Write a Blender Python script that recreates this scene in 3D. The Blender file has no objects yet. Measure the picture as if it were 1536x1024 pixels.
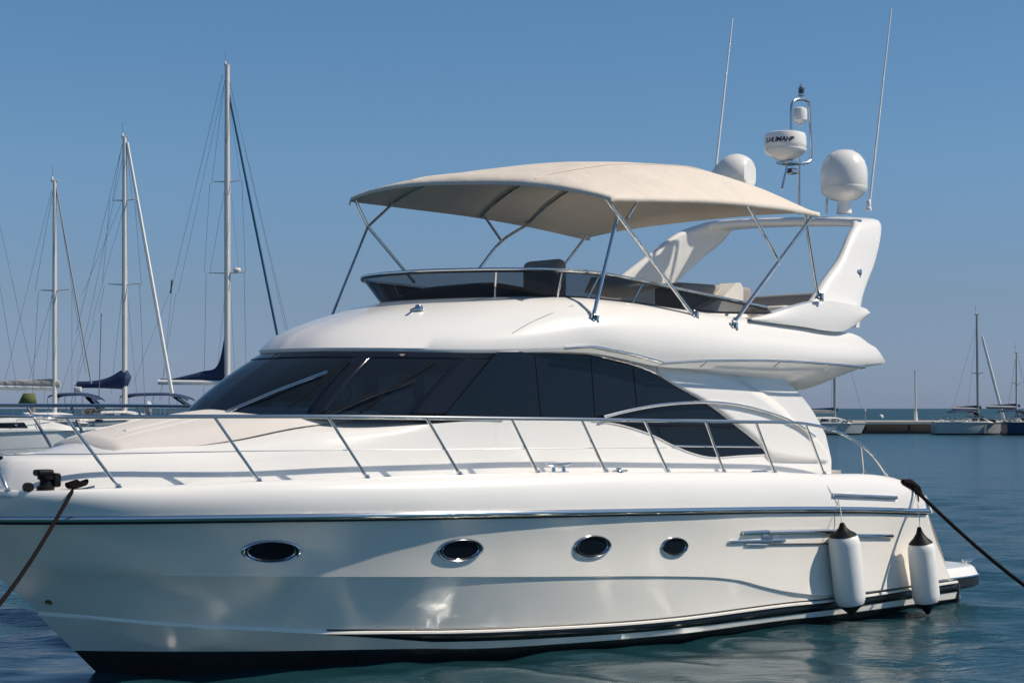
import bpy, bmesh, math, random
import numpy as np
from mathutils import Vector, Matrix
from mathutils.bvhtree import BVHTree
R = math.radians
random.seed(7)
C = bpy.context.scene.collection
scn = bpy.context.scene

# ------------------------------------------------------------------ camera
F, CX, HOR, H = 2600.0, 768.0, 612.0, 2.45      # focal length in photo pixels, principal column, horizon row, eye height
cam = bpy.data.cameras.new('camera'); cam_o = bpy.data.objects.new('camera', cam); C.objects.link(cam_o)
cam.sensor_width = 36; cam.lens = F / 1536 * 36; cam.shift_y = 100 / 1536
cam.clip_start = 0.1; cam.clip_end = 40000
cam_o.location = (0, 0, H); cam_o.rotation_euler = (R(90), 0, 0)
scn.camera = cam_o

# ------------------------------------------------------------------ light
SUN_AZ, SUN_EL = R(-6), R(47)                    # azimuth from +X counter-clockwise, elevation
sd = Vector((math.cos(SUN_EL) * math.cos(SUN_AZ), math.cos(SUN_EL) * math.sin(SUN_AZ), math.sin(SUN_EL)))
w = bpy.data.worlds.new('World'); scn.world = w; w.use_nodes = True
nt = w.node_tree; bg = nt.nodes['Background']
sky = nt.nodes.new('ShaderNodeTexSky'); sky.sky_type = 'NISHITA'; sky.sun_disc = False
sky.sun_elevation = SUN_EL; sky.sun_rotation = math.pi / 2 - SUN_AZ
sky.altitude = 0; sky.air_density = 1.0; sky.dust_density = 0.15; sky.ozone_density = 3.5
geo = nt.nodes.new('ShaderNodeTexCoord'); sep = nt.nodes.new('ShaderNodeSeparateXYZ'); nt.links.new(geo.outputs['Generated'], sep.inputs[0])
ramp = nt.nodes.new('ShaderNodeValToRGB'); nt.links.new(sep.outputs['Z'], ramp.inputs[0])      # sea air: bluer, greyer near the horizon
for k, (p_, c_) in enumerate([(0, (.40, .53, 1.0)), (.062, (.53, .60, .82)), (.14, (.66, .82, .96)), (.24, (.64, .90, 1.02)), (1, (.68, .90, 1.0))]):
    e_ = ramp.color_ramp.elements[k] if k < 2 else ramp.color_ramp.elements.new(p_)
    e_.position = p_; e_.color = (*c_, 1)
mul = nt.nodes.new('ShaderNodeMix'); mul.data_type = 'RGBA'; mul.blend_type = 'MULTIPLY'; mul.inputs['Factor'].default_value = 1
nt.links.new(sky.outputs[0], mul.inputs['A']); nt.links.new(ramp.outputs[0], mul.inputs['B'])
nt.links.new(mul.outputs['Result'], bg.inputs[0]); bg.inputs[1].default_value = 0.087
sl = bpy.data.lights.new('sun', 'SUN'); sl.energy = 4.7; sl.angle = R(0.5); sl.color = (1, .915, .79)
so = bpy.data.objects.new('sun', sl); C.objects.link(so); so.rotation_euler = sd.to_track_quat('Z', 'Y').to_euler()
so.location = (0, 0, 60)
scn.view_settings.view_transform = 'Standard'; scn.view_settings.look = 'None'
scn.view_settings.exposure = 0; scn.view_settings.gamma = 1
scn.cycles.max_bounces = 10; scn.cycles.transparent_max_bounces = 16
scn.cycles.caustics_reflective = True; scn.cycles.blur_glossy = 0.0; scn.cycles.sample_clamp_indirect = 70

# ------------------------------------------------------------------ materials
def mat(name, col, rough=.5, metal=0, coat=0, nscale=0, namt=0, bump=0, bscale=20, spec=.5, bdist=.01):
    m = bpy.data.materials.new(name); m.use_nodes = True; t = m.node_tree; b = t.nodes['Principled BSDF']
    b.inputs['Base Color'].default_value = (*col, 1); b.inputs['Roughness'].default_value = rough
    b.inputs['Metallic'].default_value = metal; b.inputs['Coat Weight'].default_value = coat
    b.inputs['Specular IOR Level'].default_value = spec
    tc = t.nodes.new('ShaderNodeTexCoord')
    if namt:
        n = t.nodes.new('ShaderNodeTexNoise'); n.inputs['Scale'].default_value = nscale; n.inputs['Detail'].default_value = 5
        t.links.new(tc.outputs['Object'], n.inputs['Vector'])
        mx = t.nodes.new('ShaderNodeMix'); mx.data_type = 'RGBA'
        mx.inputs['A'].default_value = (*[c * (1 - namt) for c in col], 1); mx.inputs['B'].default_value = (*[min(1, c * (1 + namt)) for c in col], 1)
        t.links.new(n.outputs['Fac'], mx.inputs['Factor']); t.links.new(mx.outputs['Result'], b.inputs['Base Color'])
    if bump:
        n2 = t.nodes.new('ShaderNodeTexNoise'); n2.inputs['Scale'].default_value = bscale; n2.inputs['Detail'].default_value = 3
        t.links.new(tc.outputs['Object'], n2.inputs['Vector'])
        bp = t.nodes.new('ShaderNodeBump'); bp.inputs['Strength'].default_value = bump; bp.inputs['Distance'].default_value = bdist
        t.links.new(n2.outputs['Fac'], bp.inputs['Height']); t.links.new(bp.outputs['Normal'], b.inputs['Normal'])
    return m

def glass(name, tint, trans, rough=.02, ior=1.5, base=(.01, .012, .015)):
    m = bpy.data.materials.new(name); m.use_nodes = True; t = m.node_tree; b = t.nodes['Principled BSDF']
    b.inputs['Base Color'].default_value = (*base, 1); b.inputs['Roughness'].default_value = rough
    tr = t.nodes.new('ShaderNodeBsdfTransparent'); tr.inputs[0].default_value = (*tint, 1)
    fr = t.nodes.new('ShaderNodeFresnel'); fr.inputs[0].default_value = ior
    mm = t.nodes.new('ShaderNodeMath'); mm.operation = 'MAXIMUM'; mm.inputs[1].default_value = 1 - trans
    t.links.new(fr.outputs[0], mm.inputs[0])
    mx = t.nodes.new('ShaderNodeMixShader')
    t.links.new(mm.outputs[0], mx.inputs[0]); t.links.new(tr.outputs[0], mx.inputs[1]); t.links.new(b.outputs[0], mx.inputs[2])
    t.links.new(mx.outputs[0], t.nodes['Material Output'].inputs[0])
    return m

M = {}
M['gelcoat'] = mat('gelcoat', (.785, .752, .705), .22, 0, .3, 1.3, .025, .03, 1.2, bdist=.02)
M['hullwhite'] = mat('hullwhite', (.82, .765, .68), .18, 0, .15, .8, .02, .04, .9, bdist=.03)
M['pad'] = mat('pad', (.66, .605, .545), .75, 0, 0, 6, .05, .25, 220, bdist=.002)
M['chrome'] = mat('chrome', (.66, .65, .635), .13, 1, 0, 0, 0)
M['steel'] = mat('steel', (.55, .55, .55), .25, 1, 0, 12, .1)
M['black'] = mat('black', (.012, .012, .013), .3, 0, 0, 3, .3)
M['antifoul'] = mat('antifoul', (.016, .015, .014), .7, 0, 0, 5, .4)
M['rubber'] = mat('rubber', (.009, .009, .010), .5, spec=.15)
M['rope'] = mat('rope', (.010, .0065, .0065), .85, 0, 0, 60, .4, .6, 90, spec=.08)
M['cord'] = mat('cord', (.62, .6, .56), .8)
M['fender'] = mat('fender', (.78, .765, .72), .38, 0, 0, 5, .05, .1, 14)
M['canvas'] = mat('canvas', (.665, .58, .485), .85, 0, 0, 3, .07, .8, 2.6, bdist=.035)
M['glassfront'] = glass('glassfront', (.62, .70, .78), .90, ior=1.8, base=(.10, .16, .24))
M['glassside'] = mat('glassside', (.005, .008, .014), .05, 0, 0, spec=.3)
M['smoke'] = glass('smoke', (.30, .32, .34), .84, base=(.09, .09, .09))
M['pillar'] = mat('pillar', (.010, .012, .018), .08, 0, 0, spec=.35)
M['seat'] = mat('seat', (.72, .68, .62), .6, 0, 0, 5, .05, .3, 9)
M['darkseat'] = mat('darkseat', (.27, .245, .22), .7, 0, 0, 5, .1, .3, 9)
M['charcoal'] = mat('charcoal', (.045, .045, .046), .55)
M['interior'] = mat('interior', (.17, .15, .135), .7, 0, 0, 2, .3)
M['dash'] = mat('dash', (.34, .28, .25), .7)
M['navy'] = mat('navy', (.012, .03, .085), .75, 0, 0, 4, .25, .6, 6, bdist=.03)
M['alloy'] = mat('alloy', (.60, .57, .53), .45, .25, 0, 1, .12)
M['alloydark'] = mat('alloydark', (.36, .35, .34), .45, .5, 0, 1, .15)
M['wire'] = mat('wire', (.24, .25, .27), .4, .7)
M['jib'] = mat('jib', (.70, .69, .66), .8, 0, 0, 8, .08, .5, 4)
M['jibblue'] = mat('jibblue', (.016, .085, .15), .8, 0, 0, 8, .2)
M['boathull'] = mat('boathull', (.66, .66, .64), .25, 0, .2, .6, .05)
M['boatgrey'] = mat('boatgrey', (.42, .44, .44), .25, 0, .2, .6, .08)
M['boatblue'] = mat('boatblue', (.012, .035, .09), .25, 0, .2, .6, .1)
M['boatdeck'] = mat('boatdeck', (.70, .67, .62), .5, 0, 0, 2, .08)
M['sailgrey'] = mat('sailgrey', (.40, .37, .33), .85, 0, 0, 5, .2, .6, 6, bdist=.03)
M['window'] = mat('window', (.006, .008, .012), .08, spec=.25)
M['olive'] = mat('olive', (.085, .105, .025), .8, 0, 0, 5, .2)
M['teak'] = mat('teak', (.30, .17, .09), .6, 0, 0, 8, .2)
M['concrete'] = mat('concrete', (.60, .52, .44), .85, 0, 0, .8, .12)
M['quay'] = mat('quay', (.085, .062, .048), .85, 0, 0, .5, .35)
M['brass'] = mat('brass', (.35, .27, .12), .35, 1)
M['ink'] = mat('ink', (.015, .015, .017), .5)
M['lens'] = mat('lens', (.05, .05, .055), .15)
M['seam'] = mat('seam', (.20, .20, .20), .6)

# ------------------------------------------------------------------ maths
def mono(pts):
    xs = [p[0] for p in pts]; ys = [p[1] for p in pts]; n = len(xs)
    d = [(ys[i+1]-ys[i])/max(1e-9, xs[i+1]-xs[i]) for i in range(n-1)]
    m = [d[0]] + [0 if d[i-1]*d[i] <= 0 else 2*d[i-1]*d[i]/(d[i-1]+d[i]) for i in range(1, n-1)] + [d[-1]]
    def f(x):
        if x <= xs[0]: return ys[0]
        if x >= xs[-1]: return ys[-1]
        i = 0
        while x > xs[i+1]: i += 1
        h = xs[i+1]-xs[i]; u = (x-xs[i])/h
        return ((1+2*u)*(1-u)**2*ys[i] + u*(1-u)**2*h*m[i] + u*u*(3-2*u)*ys[i+1] + u*u*(u-1)*h*m[i+1])
    return f
def lerp(a, b, u): return tuple(x + (y-x)*u for x, y in zip(a, b))
def spl(pts, n):                                   # n samples per span, Catmull-Rom through every point
    P = [Vector(p) for p in pts]; out = []
    if len(P) == 2: return [tuple(P[0].lerp(P[1], k/n)) for k in range(n+1)]
    for i in range(len(P)-1):
        p1, p2 = P[i], P[i+1]
        p0 = P[i-1] if i else p1*2-p2
        p3 = P[i+2] if i+2 < len(P) else p2*2-p1
        for k in range(n):
            u = k/n
            out.append(tuple(.5*((2*p1)+(p2-p0)*u+(2*p0-5*p1+4*p2-p3)*u*u+(3*p1-p0-3*p2+p3)*u**3)))
    out.append(tuple(P[-1])); return out

# ------------------------------------------------------------------ mesh builder
class MB:
    def __init__(self): self.v = []; self.f = []; self.m = []; self.ms = []
    def mi(self, m):
        if m not in self.ms: self.ms.append(m)
        return self.ms.index(m)
    def grid(self, rows, mat, cu=False, cv=False):
        b = len(self.v); nr = len(rows); nc = len(rows[0]); k = self.mi(mat)
        for r in rows: self.v += [tuple(p) for p in r]
        for i in range(nr if cu else nr-1):
            for j in range(nc if cv else nc-1):
                i2, j2 = (i+1) % nr, (j+1) % nc
                self.f.append((b+i*nc+j, b+i*nc+j2, b+i2*nc+j2, b+i2*nc+j)); self.m.append(k)
        return self
    def poly(self, pts, mat):
        b = len(self.v); self.v += [tuple(p) for p in pts]; self.f.append(tuple(range(b, b+len(pts)))); self.m.append(self.mi(mat)); return self
    def tube(self, pts, r, mat, seg=10, closed=False, flat=None):
        P = [Vector(p) for p in pts]; n = len(P); rows = []
        T = []
        for i in range(n):
            a = P[i-1] if (i or closed) else P[i]; c = P[(i+1) % n] if (i < n-1 or closed) else P[i]
            t = (c-a); T.append(t.normalized() if t.length > 1e-9 else Vector((0, 0, 1)))
        up = Vector((0, 0, 1)) if abs(T[0].z) < .9 else Vector((1, 0, 0))
        N = (up - T[0]*up.dot(T[0])).normalized()
        for i in range(n):
            N = (N - T[i]*N.dot(T[i])); N = N.normalized() if N.length > 1e-6 else T[i].orthogonal().normalized()
            B = T[i].cross(N); rr = r[i] if isinstance(r, (list, tuple)) else r
            fa = flat or (1, 1)
            rows.append([tuple(P[i] + N*(rr*fa[0]*math.cos(2*math.pi*j/seg)) + B*(rr*fa[1]*math.sin(2*math.pi*j/seg))) for j in range(seg)])
        self.grid(rows, mat, cu=closed, cv=True)
        if not closed: self.poly(rows[0][::-1], mat); self.poly(rows[-1], mat)
        return self
    def lathe(self, prof, mat, o=(0, 0, 0), axis=(0, 0, 1), seg=28):
        A = Vector(axis).normalized(); U = A.orthogonal().normalized(); V = A.cross(U); O = Vector(o)
        rows = [[tuple(O + A*z + U*(max(r, 1e-4)*math.cos(2*math.pi*j/seg)) + V*(max(r, 1e-4)*math.sin(2*math.pi*j/seg))) for j in range(seg)] for r, z in prof]
        self.grid(rows, mat, cv=True); self.poly(rows[0][::-1], mat); self.poly(rows[-1], mat); return self
    def box(self, c, s, mat, bev=0, rz=0):
        bm = bmesh.new(); bmesh.ops.create_cube(bm, size=1)
        for v in bm.verts: v.co = Vector((v.co.x*s[0], v.co.y*s[1], v.co.z*s[2]))
        if bev: bmesh.ops.bevel(bm, geom=bm.edges[:], offset=bev, segments=3, affect='EDGES', profile=.5)
        Mx = Matrix.Translation(Vector(c)) @ Matrix.Rotation(rz, 4, 'Z')
        bm.verts.index_update(); b = len(self.v); k = self.mi(mat)
        self.v += [tuple(Mx @ v.co) for v in bm.verts]
        for f in bm.faces: self.f.append(tuple(b+v.index for v in f.verts)); self.m.append(k)
        bm.free(); return self
    def mirror(self):
        b = len(self.v); nf = len(self.f)
        self.v += [(x, -y, z) for x, y, z in self.v]
        for i in range(nf): self.f.append(tuple(b+j for j in reversed(self.f[i]))); self.m.append(self.m[i])
        return self
    def obj(self, name, parent=None, sharp=35, boat=False, solid=0, sub=0, weld=True):
        me = bpy.data.meshes.new(name)
        me.from_pydata([(x, -y, z) for x, y, z in self.v] if boat else self.v, [], self.f)
        for m in self.ms: me.materials.append(M[m])
        me.polygons.foreach_set('material_index', self.m)
        bm = bmesh.new(); bm.from_mesh(me)
        if weld: bmesh.ops.remove_doubles(bm, verts=bm.verts, dist=2e-4)
        bmesh.ops.dissolve_degenerate(bm, dist=1e-5, edges=bm.edges)
        bmesh.ops.recalc_face_normals(bm, faces=bm.faces); bm.to_mesh(me); bm.free()
        for p in me.polygons: p.use_smooth = True
        me.set_sharp_from_angle(angle=R(sharp)); me.update()
        o = bpy.data.objects.new(name, me); C.objects.link(o)
        if solid:
            s = o.modifiers.new('solid', 'SOLIDIFY'); s.thickness = solid; s.offset = 0
        if parent: o.parent = parent
        return o

def thing(name, label, cat, loc=(0, 0, 0), rz=0, group=None):
    o = bpy.data.objects.new(name, None); C.objects.link(o); o.location = loc; o.rotation_euler = (0, 0, rz)
    o.empty_display_size = .3; return tag(o, label, cat, group)
def tag(o, label, cat, group=None):
    o['label'] = label; o['category'] = cat
    if group: o['group'] = group
    return o

# ------------------------------------------------------------------ the sea
def water_material():
    m = bpy.data.materials.new('sea_water'); m.use_nodes = True; t = m.node_tree; b = t.nodes['Principled BSDF']
    b.inputs['Base Color'].default_value = (.010, .044, .054, 1); b.inputs['IOR'].default_value = 1.38
    tc = t.nodes.new('ShaderNodeTexCoord'); sp = t.nodes.new('ShaderNodeSeparateXYZ'); t.links.new(tc.outputs['Object'], sp.inputs[0])
    mr = t.nodes.new('ShaderNodeMapRange'); mr.inputs['From Min'].default_value = 25; mr.inputs['From Max'].default_value = 260   # waves too small to mesh out there act as roughness
    mr.inputs['To Min'].default_value = .11; mr.inputs['To Max'].default_value = .42
    t.links.new(sp.outputs['Y'], mr.inputs['Value']); t.links.new(mr.outputs[0], b.inputs['Roughness'])
    def layer(sx, sy, sc, det, dist, rot=0):
        mp = t.nodes.new('ShaderNodeMapping'); mp.inputs['Scale'].default_value = (sx, sy, 1); mp.inputs['Rotation'].default_value = (0, 0, rot)
        t.links.new(tc.outputs['Object'], mp.inputs['Vector'])
        n = t.nodes.new('ShaderNodeTexNoise'); n.inputs['Scale'].default_value = sc; n.inputs['Detail'].default_value = det
        n.inputs['Distortion'].default_value = dist; n.inputs['Roughness'].default_value = .55
        t.links.new(mp.outputs[0], n.inputs['Vector']); return n.outputs['Fac']
    def bump(h, dist, prev=None):
        bp = t.nodes.new('ShaderNodeBump'); bp.inputs['Strength'].default_value = 1; bp.inputs['Distance'].default_value = dist
        t.links.new(h, bp.inputs['Height'])
        if prev: t.links.new(prev, bp.inputs['Normal'])
        return bp.outputs['Normal']
    # the hull shelters the water beside it from the breeze; further out it is more ruffled
    def rng_(out, a, b_):
        q = t.nodes.new('ShaderNodeMapRange'); q.interpolation_type = 'SMOOTHSTEP'; q.inputs['From Min'].default_value = a; q.inputs['From Max'].default_value = b_
        t.links.new(out, q.inputs['Value']); return q.outputs[0]
    def mth(op, a, b_):
        q = t.nodes.new('ShaderNodeMath'); q.operation = op
        for k, v in enumerate((a, b_)):
            if isinstance(v, (int, float)): q.inputs[k].default_value = v
            else: t.links.new(v, q.inputs[k])
        return q.outputs[0]
    ruf = mth('MAXIMUM', mth('MAXIMUM', rng_(sp.outputs['X'], 2.2, 6.5), rng_(sp.outputs['X'], -4.2, -6.5)), rng_(sp.outputs['Y'], 19, 27))
    gust = layer(.06, .14, 1, 2, .3); ruf = mth('MULTIPLY', ruf, mth('ADD', mth('MULTIPLY', gust, .9), .55))
    hgt = mth('ADD', mth('MULTIPLY', layer(.55, 1.5, 3.4, 4, .6, R(-10)), mth('ADD', mth('MULTIPLY', ruf, .058), .008)), mth('MULTIPLY', layer(.45, 1.6, 12, 3, .4, R(8)), mth('ADD', mth('MULTIPLY', ruf, .013), .0028)))
    n3 = bump(hgt, 1.0)
    t.links.new(n3, b.inputs['Normal'])
    return m
M['water'] = water_material()
def sea_mesh():                                      # real ripples near by, fading into roughness where they get too small to mesh
    rng = random.Random(3); nx, ny = 640, 900
    ys = [6*(9000/6)**((j/ny)**1.25) for j in range(ny+1)]
    us = [math.copysign((abs(k)**1.7)*1.5, k) for k in [2*i/nx-1 for i in range(nx+1)]]
    X = np.array(ys)[:, None]*np.array(us)[None, :]; Yg = np.repeat(np.array(ys)[:, None], nx+1, 1)
    dy = np.gradient(np.array(ys))[:, None]; dx = np.abs(np.gradient(np.array(us)))[None, :]*np.array(ys)[:, None]; sp_ = np.maximum(dy, dx)
    Z = np.zeros_like(X)
    for k in range(64):
        lam = .30*(8 ** (k/63.0)); a = rng.gauss(math.radians(78), .62); kk = 2*math.pi/lam
        amp = .0034*lam**1.12*rng.uniform(.5, 1.3); ph = rng.uniform(0, 6.28)
        phase = kk*(math.cos(a)*X+math.sin(a)*Yg)+ph+.9*np.sin(.21*X*math.sin(k)+.17*Yg+k)
        Z += amp*np.clip(1.6-4.5*sp_/lam, 0, 1)*(np.sin(phase)+.22*np.cos(2*phase))
    b = MB(); V = np.stack([X, Yg, Z], -1).reshape(-1, 3); me = bpy.data.meshes.new('sea')
    i0 = (np.arange(ny)[:, None]*(nx+1)+np.arange(nx)[None, :]).reshape(-1); Fc = np.stack([i0, i0+1, i0+nx+2, i0+nx+1], -1)
    far = [(-9000, -500, -.5), (9000, -500, -.5), (9000, 12000, -.5), (-9000, 12000, -.5)]
    n0 = len(V); V = np.concatenate([V, np.array(far)])
    me.vertices.add(len(V)); me.vertices.foreach_set('co', V.reshape(-1)); me.loops.add(len(Fc)*4+4); me.polygons.add(len(Fc)+1)
    me.loops.foreach_set('vertex_index', np.concatenate([Fc.reshape(-1), np.arange(n0, n0+4)]).astype(np.int32))
    me.polygons.foreach_set('loop_start', np.arange(0, (len(Fc)+1)*4, 4).astype(np.int32)); me.polygons.foreach_set('use_smooth', np.ones(len(Fc)+1, bool))
    me.update(calc_edges=True); me.validate(); me.materials.append(M['water'])
    o = bpy.data.objects.new('sea', me); C.objects.link(o); o['kind'] = 'structure'
sea_mesh()

# ------------------------------------------------------------------ the yacht's own frame: s from stem to stern, t towards the camera (port), z up
TH = R(42); CU, SU = math.cos(TH), math.sin(TH)
OY = H*F/(1012-HOR); OX = (150-CX)/F*OY
def px(x, y, t):                                   # the point of the plane t that the photo shows at (x, y)
    k = (x-CX)/F; s = (k*(OY-t*CU)-OX-t*SU)/(CU-k*SU); Y = OY+s*SU-t*CU
    return (s, t, H-(y-HOR)*Y/F)
def pxf(x, y, tf, t0=1.6):
    t = t0
    for _ in range(40):
        p = px(x, y, t); t = .4*t+.6*tf(p[0], p[2])
    return px(x, y, t)
def world(p): return Vector((OX+p[0]*CU+p[1]*SU, OY+p[0]*SU-p[1]*CU, p[2]))
def ray(x, y):                                      # the same ray in the boat's frame (s, t, z)
    d = Vector(((x-CX)/F, 1, -(y-HOR)/F)); o = Vector((-OX, -OY, H))
    return Vector((o.x*CU+o.y*SU, o.x*SU-o.y*CU, o.z)), Vector((d.x*CU+d.y*SU, d.x*SU-d.y*CU, d.z)).normalized()
yacht = thing('motor_yacht', 'large white flybridge motor yacht with beige canopy, moored in the foreground', 'motor yacht', (OX, OY, 0), TH)
def Y(name, mb, parent=None, **k): return mb.obj(name, parent or yacht, boat=True, **k)
def part(name, parent, fn, **k):
    mb = MB(); fn(mb); return Y(name, mb, parent, **k)
def tubep(name, pts, r, m='chrome', parent=None, n=0, **k):
    mb = MB(); mb.tube(spl(pts, n) if n else pts, r, m, **k); return Y(name, mb, parent)

def stem(z): return (-.97/.945)*z if z > 0 else -1.4*z
class Line:
    def __init__(self, z0, plan, pix, end):
        s0 = stem(z0); self.plan = mono([(s0, 0)]+plan); pts = [(s0, z0)]
        for x, y in pix:
            p = pxf(x, y, lambda s, z: self.plan(s))
            if p[0] > pts[-1][0]+.03: pts.append((p[0], p[2]))
        self.z = mono(pts); self.s0, self.s1 = s0, end
    def at(self, w):
        s = self.s0+(self.s1-self.s0)*w; return (s, self.plan(s), self.z(s))
WS = [(k/80)**1.35 for k in range(81)]
LA = Line(.25, [(.4, .5), (1.5, 1.02), (2.5, 1.38), (3.77, 1.72), (5, 1.93), (6.24, 2.06), (7.5, 2.1), (10.75, 2.03)],
          [(250, 976.5), (400, 976), (520, 974), (640, 972), (700, 972.5), (780, 969), (1000, 952), (1180, 929), (1240, 923), (1440, 896)], 10.8)
LB = Line(.53, [(.0, .42), (.8, .84), (1.6, 1.15), (2.5, 1.45), (3.77, 1.77), (5, 1.965), (6.24, 2.08), (7.5, 2.12), (10.7, 2.05)],
          [(130, 940), (234, 953), (338, 961), (480, 961.5), (582, 962), (674, 962), (800, 958), (1000, 944), (1180, 922.5), (1240, 915), (1440, 886)], 10.75)
LC = Line(.60, [(.0, .5), (.8, .93), (1.6, 1.25), (2.5, 1.53), (3.77, 1.82), (5, 2.0), (6.24, 2.10), (7.5, 2.14), (10.6, 2.07)],
          [(130, 928), (234, 938), (400, 947), (480, 950.5), (600, 950), (674, 949.5), (780, 946), (1000, 932), (1180, 909), (1240, 903), (1440, 873)], 10.65)
LD = Line(1.02, [(-.6, .45), (0, .88), (.8, 1.27), (1.6, 1.55), (2.5, 1.78), (3.77, 1.98), (5, 2.08), (6.24, 2.14), (7.5, 2.17), (10.5, 2.09)],
          [(34, 858), (221, 863), (400, 864), (800, 864.5), (1054, 864.6), (1106, 869), (1145, 879), (1184, 887), (1252, 892), (1330, 883), (1415, 868)], 10.5)
LR = Line(1.50, [(-1.2, .5), (-.6, .95), (0, 1.25), (.8, 1.56), (1.6, 1.79), (2.5, 1.97), (3.77, 2.11), (5, 2.17), (6.24, 2.2), (7.5, 2.2), (10, 2.1)],
          [(0, 778), (240, 777), (400, 775), (600, 772.5), (800, 769), (1000, 765.5), (1180, 763), (1300, 763.5), (1386, 766)], 9.98)
LG = Line(1.78, [(-1.4, .5), (-.7, .93), (0, 1.2), (.8, 1.48), (1.6, 1.69), (2.5, 1.85), (3.77, 1.98), (5, 2.05), (7.5, 2.07), (9.8, 1.96)],
          [(20, 737), (130, 733.5), (250, 729), (389, 722), (551, 717), (690, 712), (807, 709), (1000, 708), (1162, 708.5), (1236, 711), (1300, 711), (1345, 717), (1372, 727)], 9.86)

def hull():
    mb = MB(); G = [[L.at(w_) for w_ in WS] for L in (LA, LB, LC, LD, LR)]
    def low(p, dt, dz): return (p[0], max(0, p[1]-dt), p[2]-dz)
    a, b_, c, d, r = G
    fade = [min(1, max(0, (w_-.02)*12)) for w_ in WS]
    rail = [low(p, -.028*f, -.004) for p, f in zip(c, fade)]             # spray rail lip over the stripe
    rail2 = [low(p, -.028*f, -.022) for p, f in zip(c, fade)]
    c2 = [low(p, 0, -.034) for p in c]
    dlo = [low(p, .018*f, .010*f) for p, f in zip(d, fade)]
    mid = [lerp(p, q, .5) for p, q in zip(c2, dlo)]; mid = [low(p, .01*f, 0) for p, f in zip(mid, fade)]
    up = [[low(lerp(p, q, u), .028*f*4*u*(1-u), 0) for p, q, f in zip(d, r, fade)] for u in (.25, .5, .75)]
    rows = [a, b_, c, rail, rail2, c2, mid, dlo, d]+up+[r]
    mb.grid(rows, 'hullwhite')
    ends = [q[-1] for q in rows]
    mb.mirror()
    mb.grid([[e for e in ends], [(e[0], -e[1], e[2]) for e in ends]], 'hullwhite')
    return Y('hull', mb, sharp=28)
hull_o = hull()
def antifoul():
    mb = MB(); a = [LA.at(w_) for w_ in WS]
    wl = [(p[0]+.25*(1-w_)*(1 if p[0] < 2 else .3), max(0, p[1]-.10*min(1, w_*6)), 0) for p, w_ in zip(a, WS)]
    kl = [(p[0]+.25*(1-w_)+.6*(1-w_), p[1]*.45, -.55) for p, w_ in zip(a, WS)]
    k0 = [(p[0], 0, -.8) for p in kl]
    mb.grid([k0, kl, wl, a], 'antifoul').mirror()
    e = [q[-1] for q in (k0, kl, wl, a)]
    mb.grid([e, [(x, -y, z) for x, y, z in e]], 'antifoul'); return Y('antifouling', mb)
antifoul()
HB = BVHTree.FromPolygons([(v.co.x, -v.co.y, v.co.z) for v in hull_o.data.vertices], [tuple(p.vertices) for p in hull_o.data.polygons])
def hit(x, y, bvh=None):
    o, d = ray(x, y); h = (bvh or HB).ray_cast(o, d)
    if h[0] is None: return None, None
    n = h[1]; n = n if n.dot(d) < 0 else -n
    return h[0], n
def stripe():                                        # black boot stripe, tapering to a point under the spray rail
    mb = MB(); s480 = px(480, 952, 1.2)[0]; rows = [[], []]
    for w_ in [k/90 for k in range(91)]:
        c = LC.at(w_); b = LB.at(w_)
        if c[0] < s480: continue
        u = min(1, (c[0]-s480)/1.0); lo = lerp(c, b, .05+.93*u); hi = lerp(c, b, .03)
        o = .004
        rows[0].append((hi[0], hi[1]+o, hi[2])); rows[1].append((lo[0], lo[1]+o, lo[2]))
    mb.grid(rows, 'black').mirror(); Y('boot_stripe', mb, solid=.003)
    mb = MB(); rows = [[], []]  # shadow line along the top of the spray rail, put in as a black strip
    for w_ in [k/90 for k in range(91)]:
        c = LC.at(w_)
        if c[0] < s480: continue
        rows[0].append((c[0], c[1]+.006, c[2]+.047)); rows[1].append((c[0], c[1]+.012, c[2]+.034))
    mb.grid(rows, 'black').mirror(); Y('rail_shadow_line', mb, solid=.003)
stripe()

def bulwark():
    mb = MB(); r = [LR.at(w_) for w_ in WS]; g = [LG.at(w_) for w_ in WS]; rows = []
    for k in range(9):
        u = k/8; tt = u**2.6; zz = 1-(1-u)**1.25
        rows.append([(p[0]+(q[0]-p[0])*u, p[1]+(q[1]-p[1])*tt, p[2]+(q[2]-p[2])*zz) for p, q in zip(r, g)])
    inn = [(p[0]+.05*(1-w_), max(0, p[1]-.08), p[2]+.004) for p, w_ in zip(g, WS)]
    rows.append(inn); mb.grid(rows, 'gelcoat'); mb.mirror()
    e = [q[-1] for q in rows]; mb.grid([e, [(x, -y, z) for x, y, z in e]], 'gelcoat')
    Y('bulwark', mb, sharp=50)
    for sg in (1, -1):
        mb = MB(); mb.tube([(p[0], (p[1]+.018)*sg, p[2]) for p in r], .026, 'chrome', seg=12, flat=(1.15, .9)); Y('rub_rail', mb)
        mb = MB(); mb.tube([(p[0], (p[1]+.006)*sg, p[2]-.036) for p in r], .012, 'rubber', seg=6); Y('rub_rail_gasket', mb)
bulwark()

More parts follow.
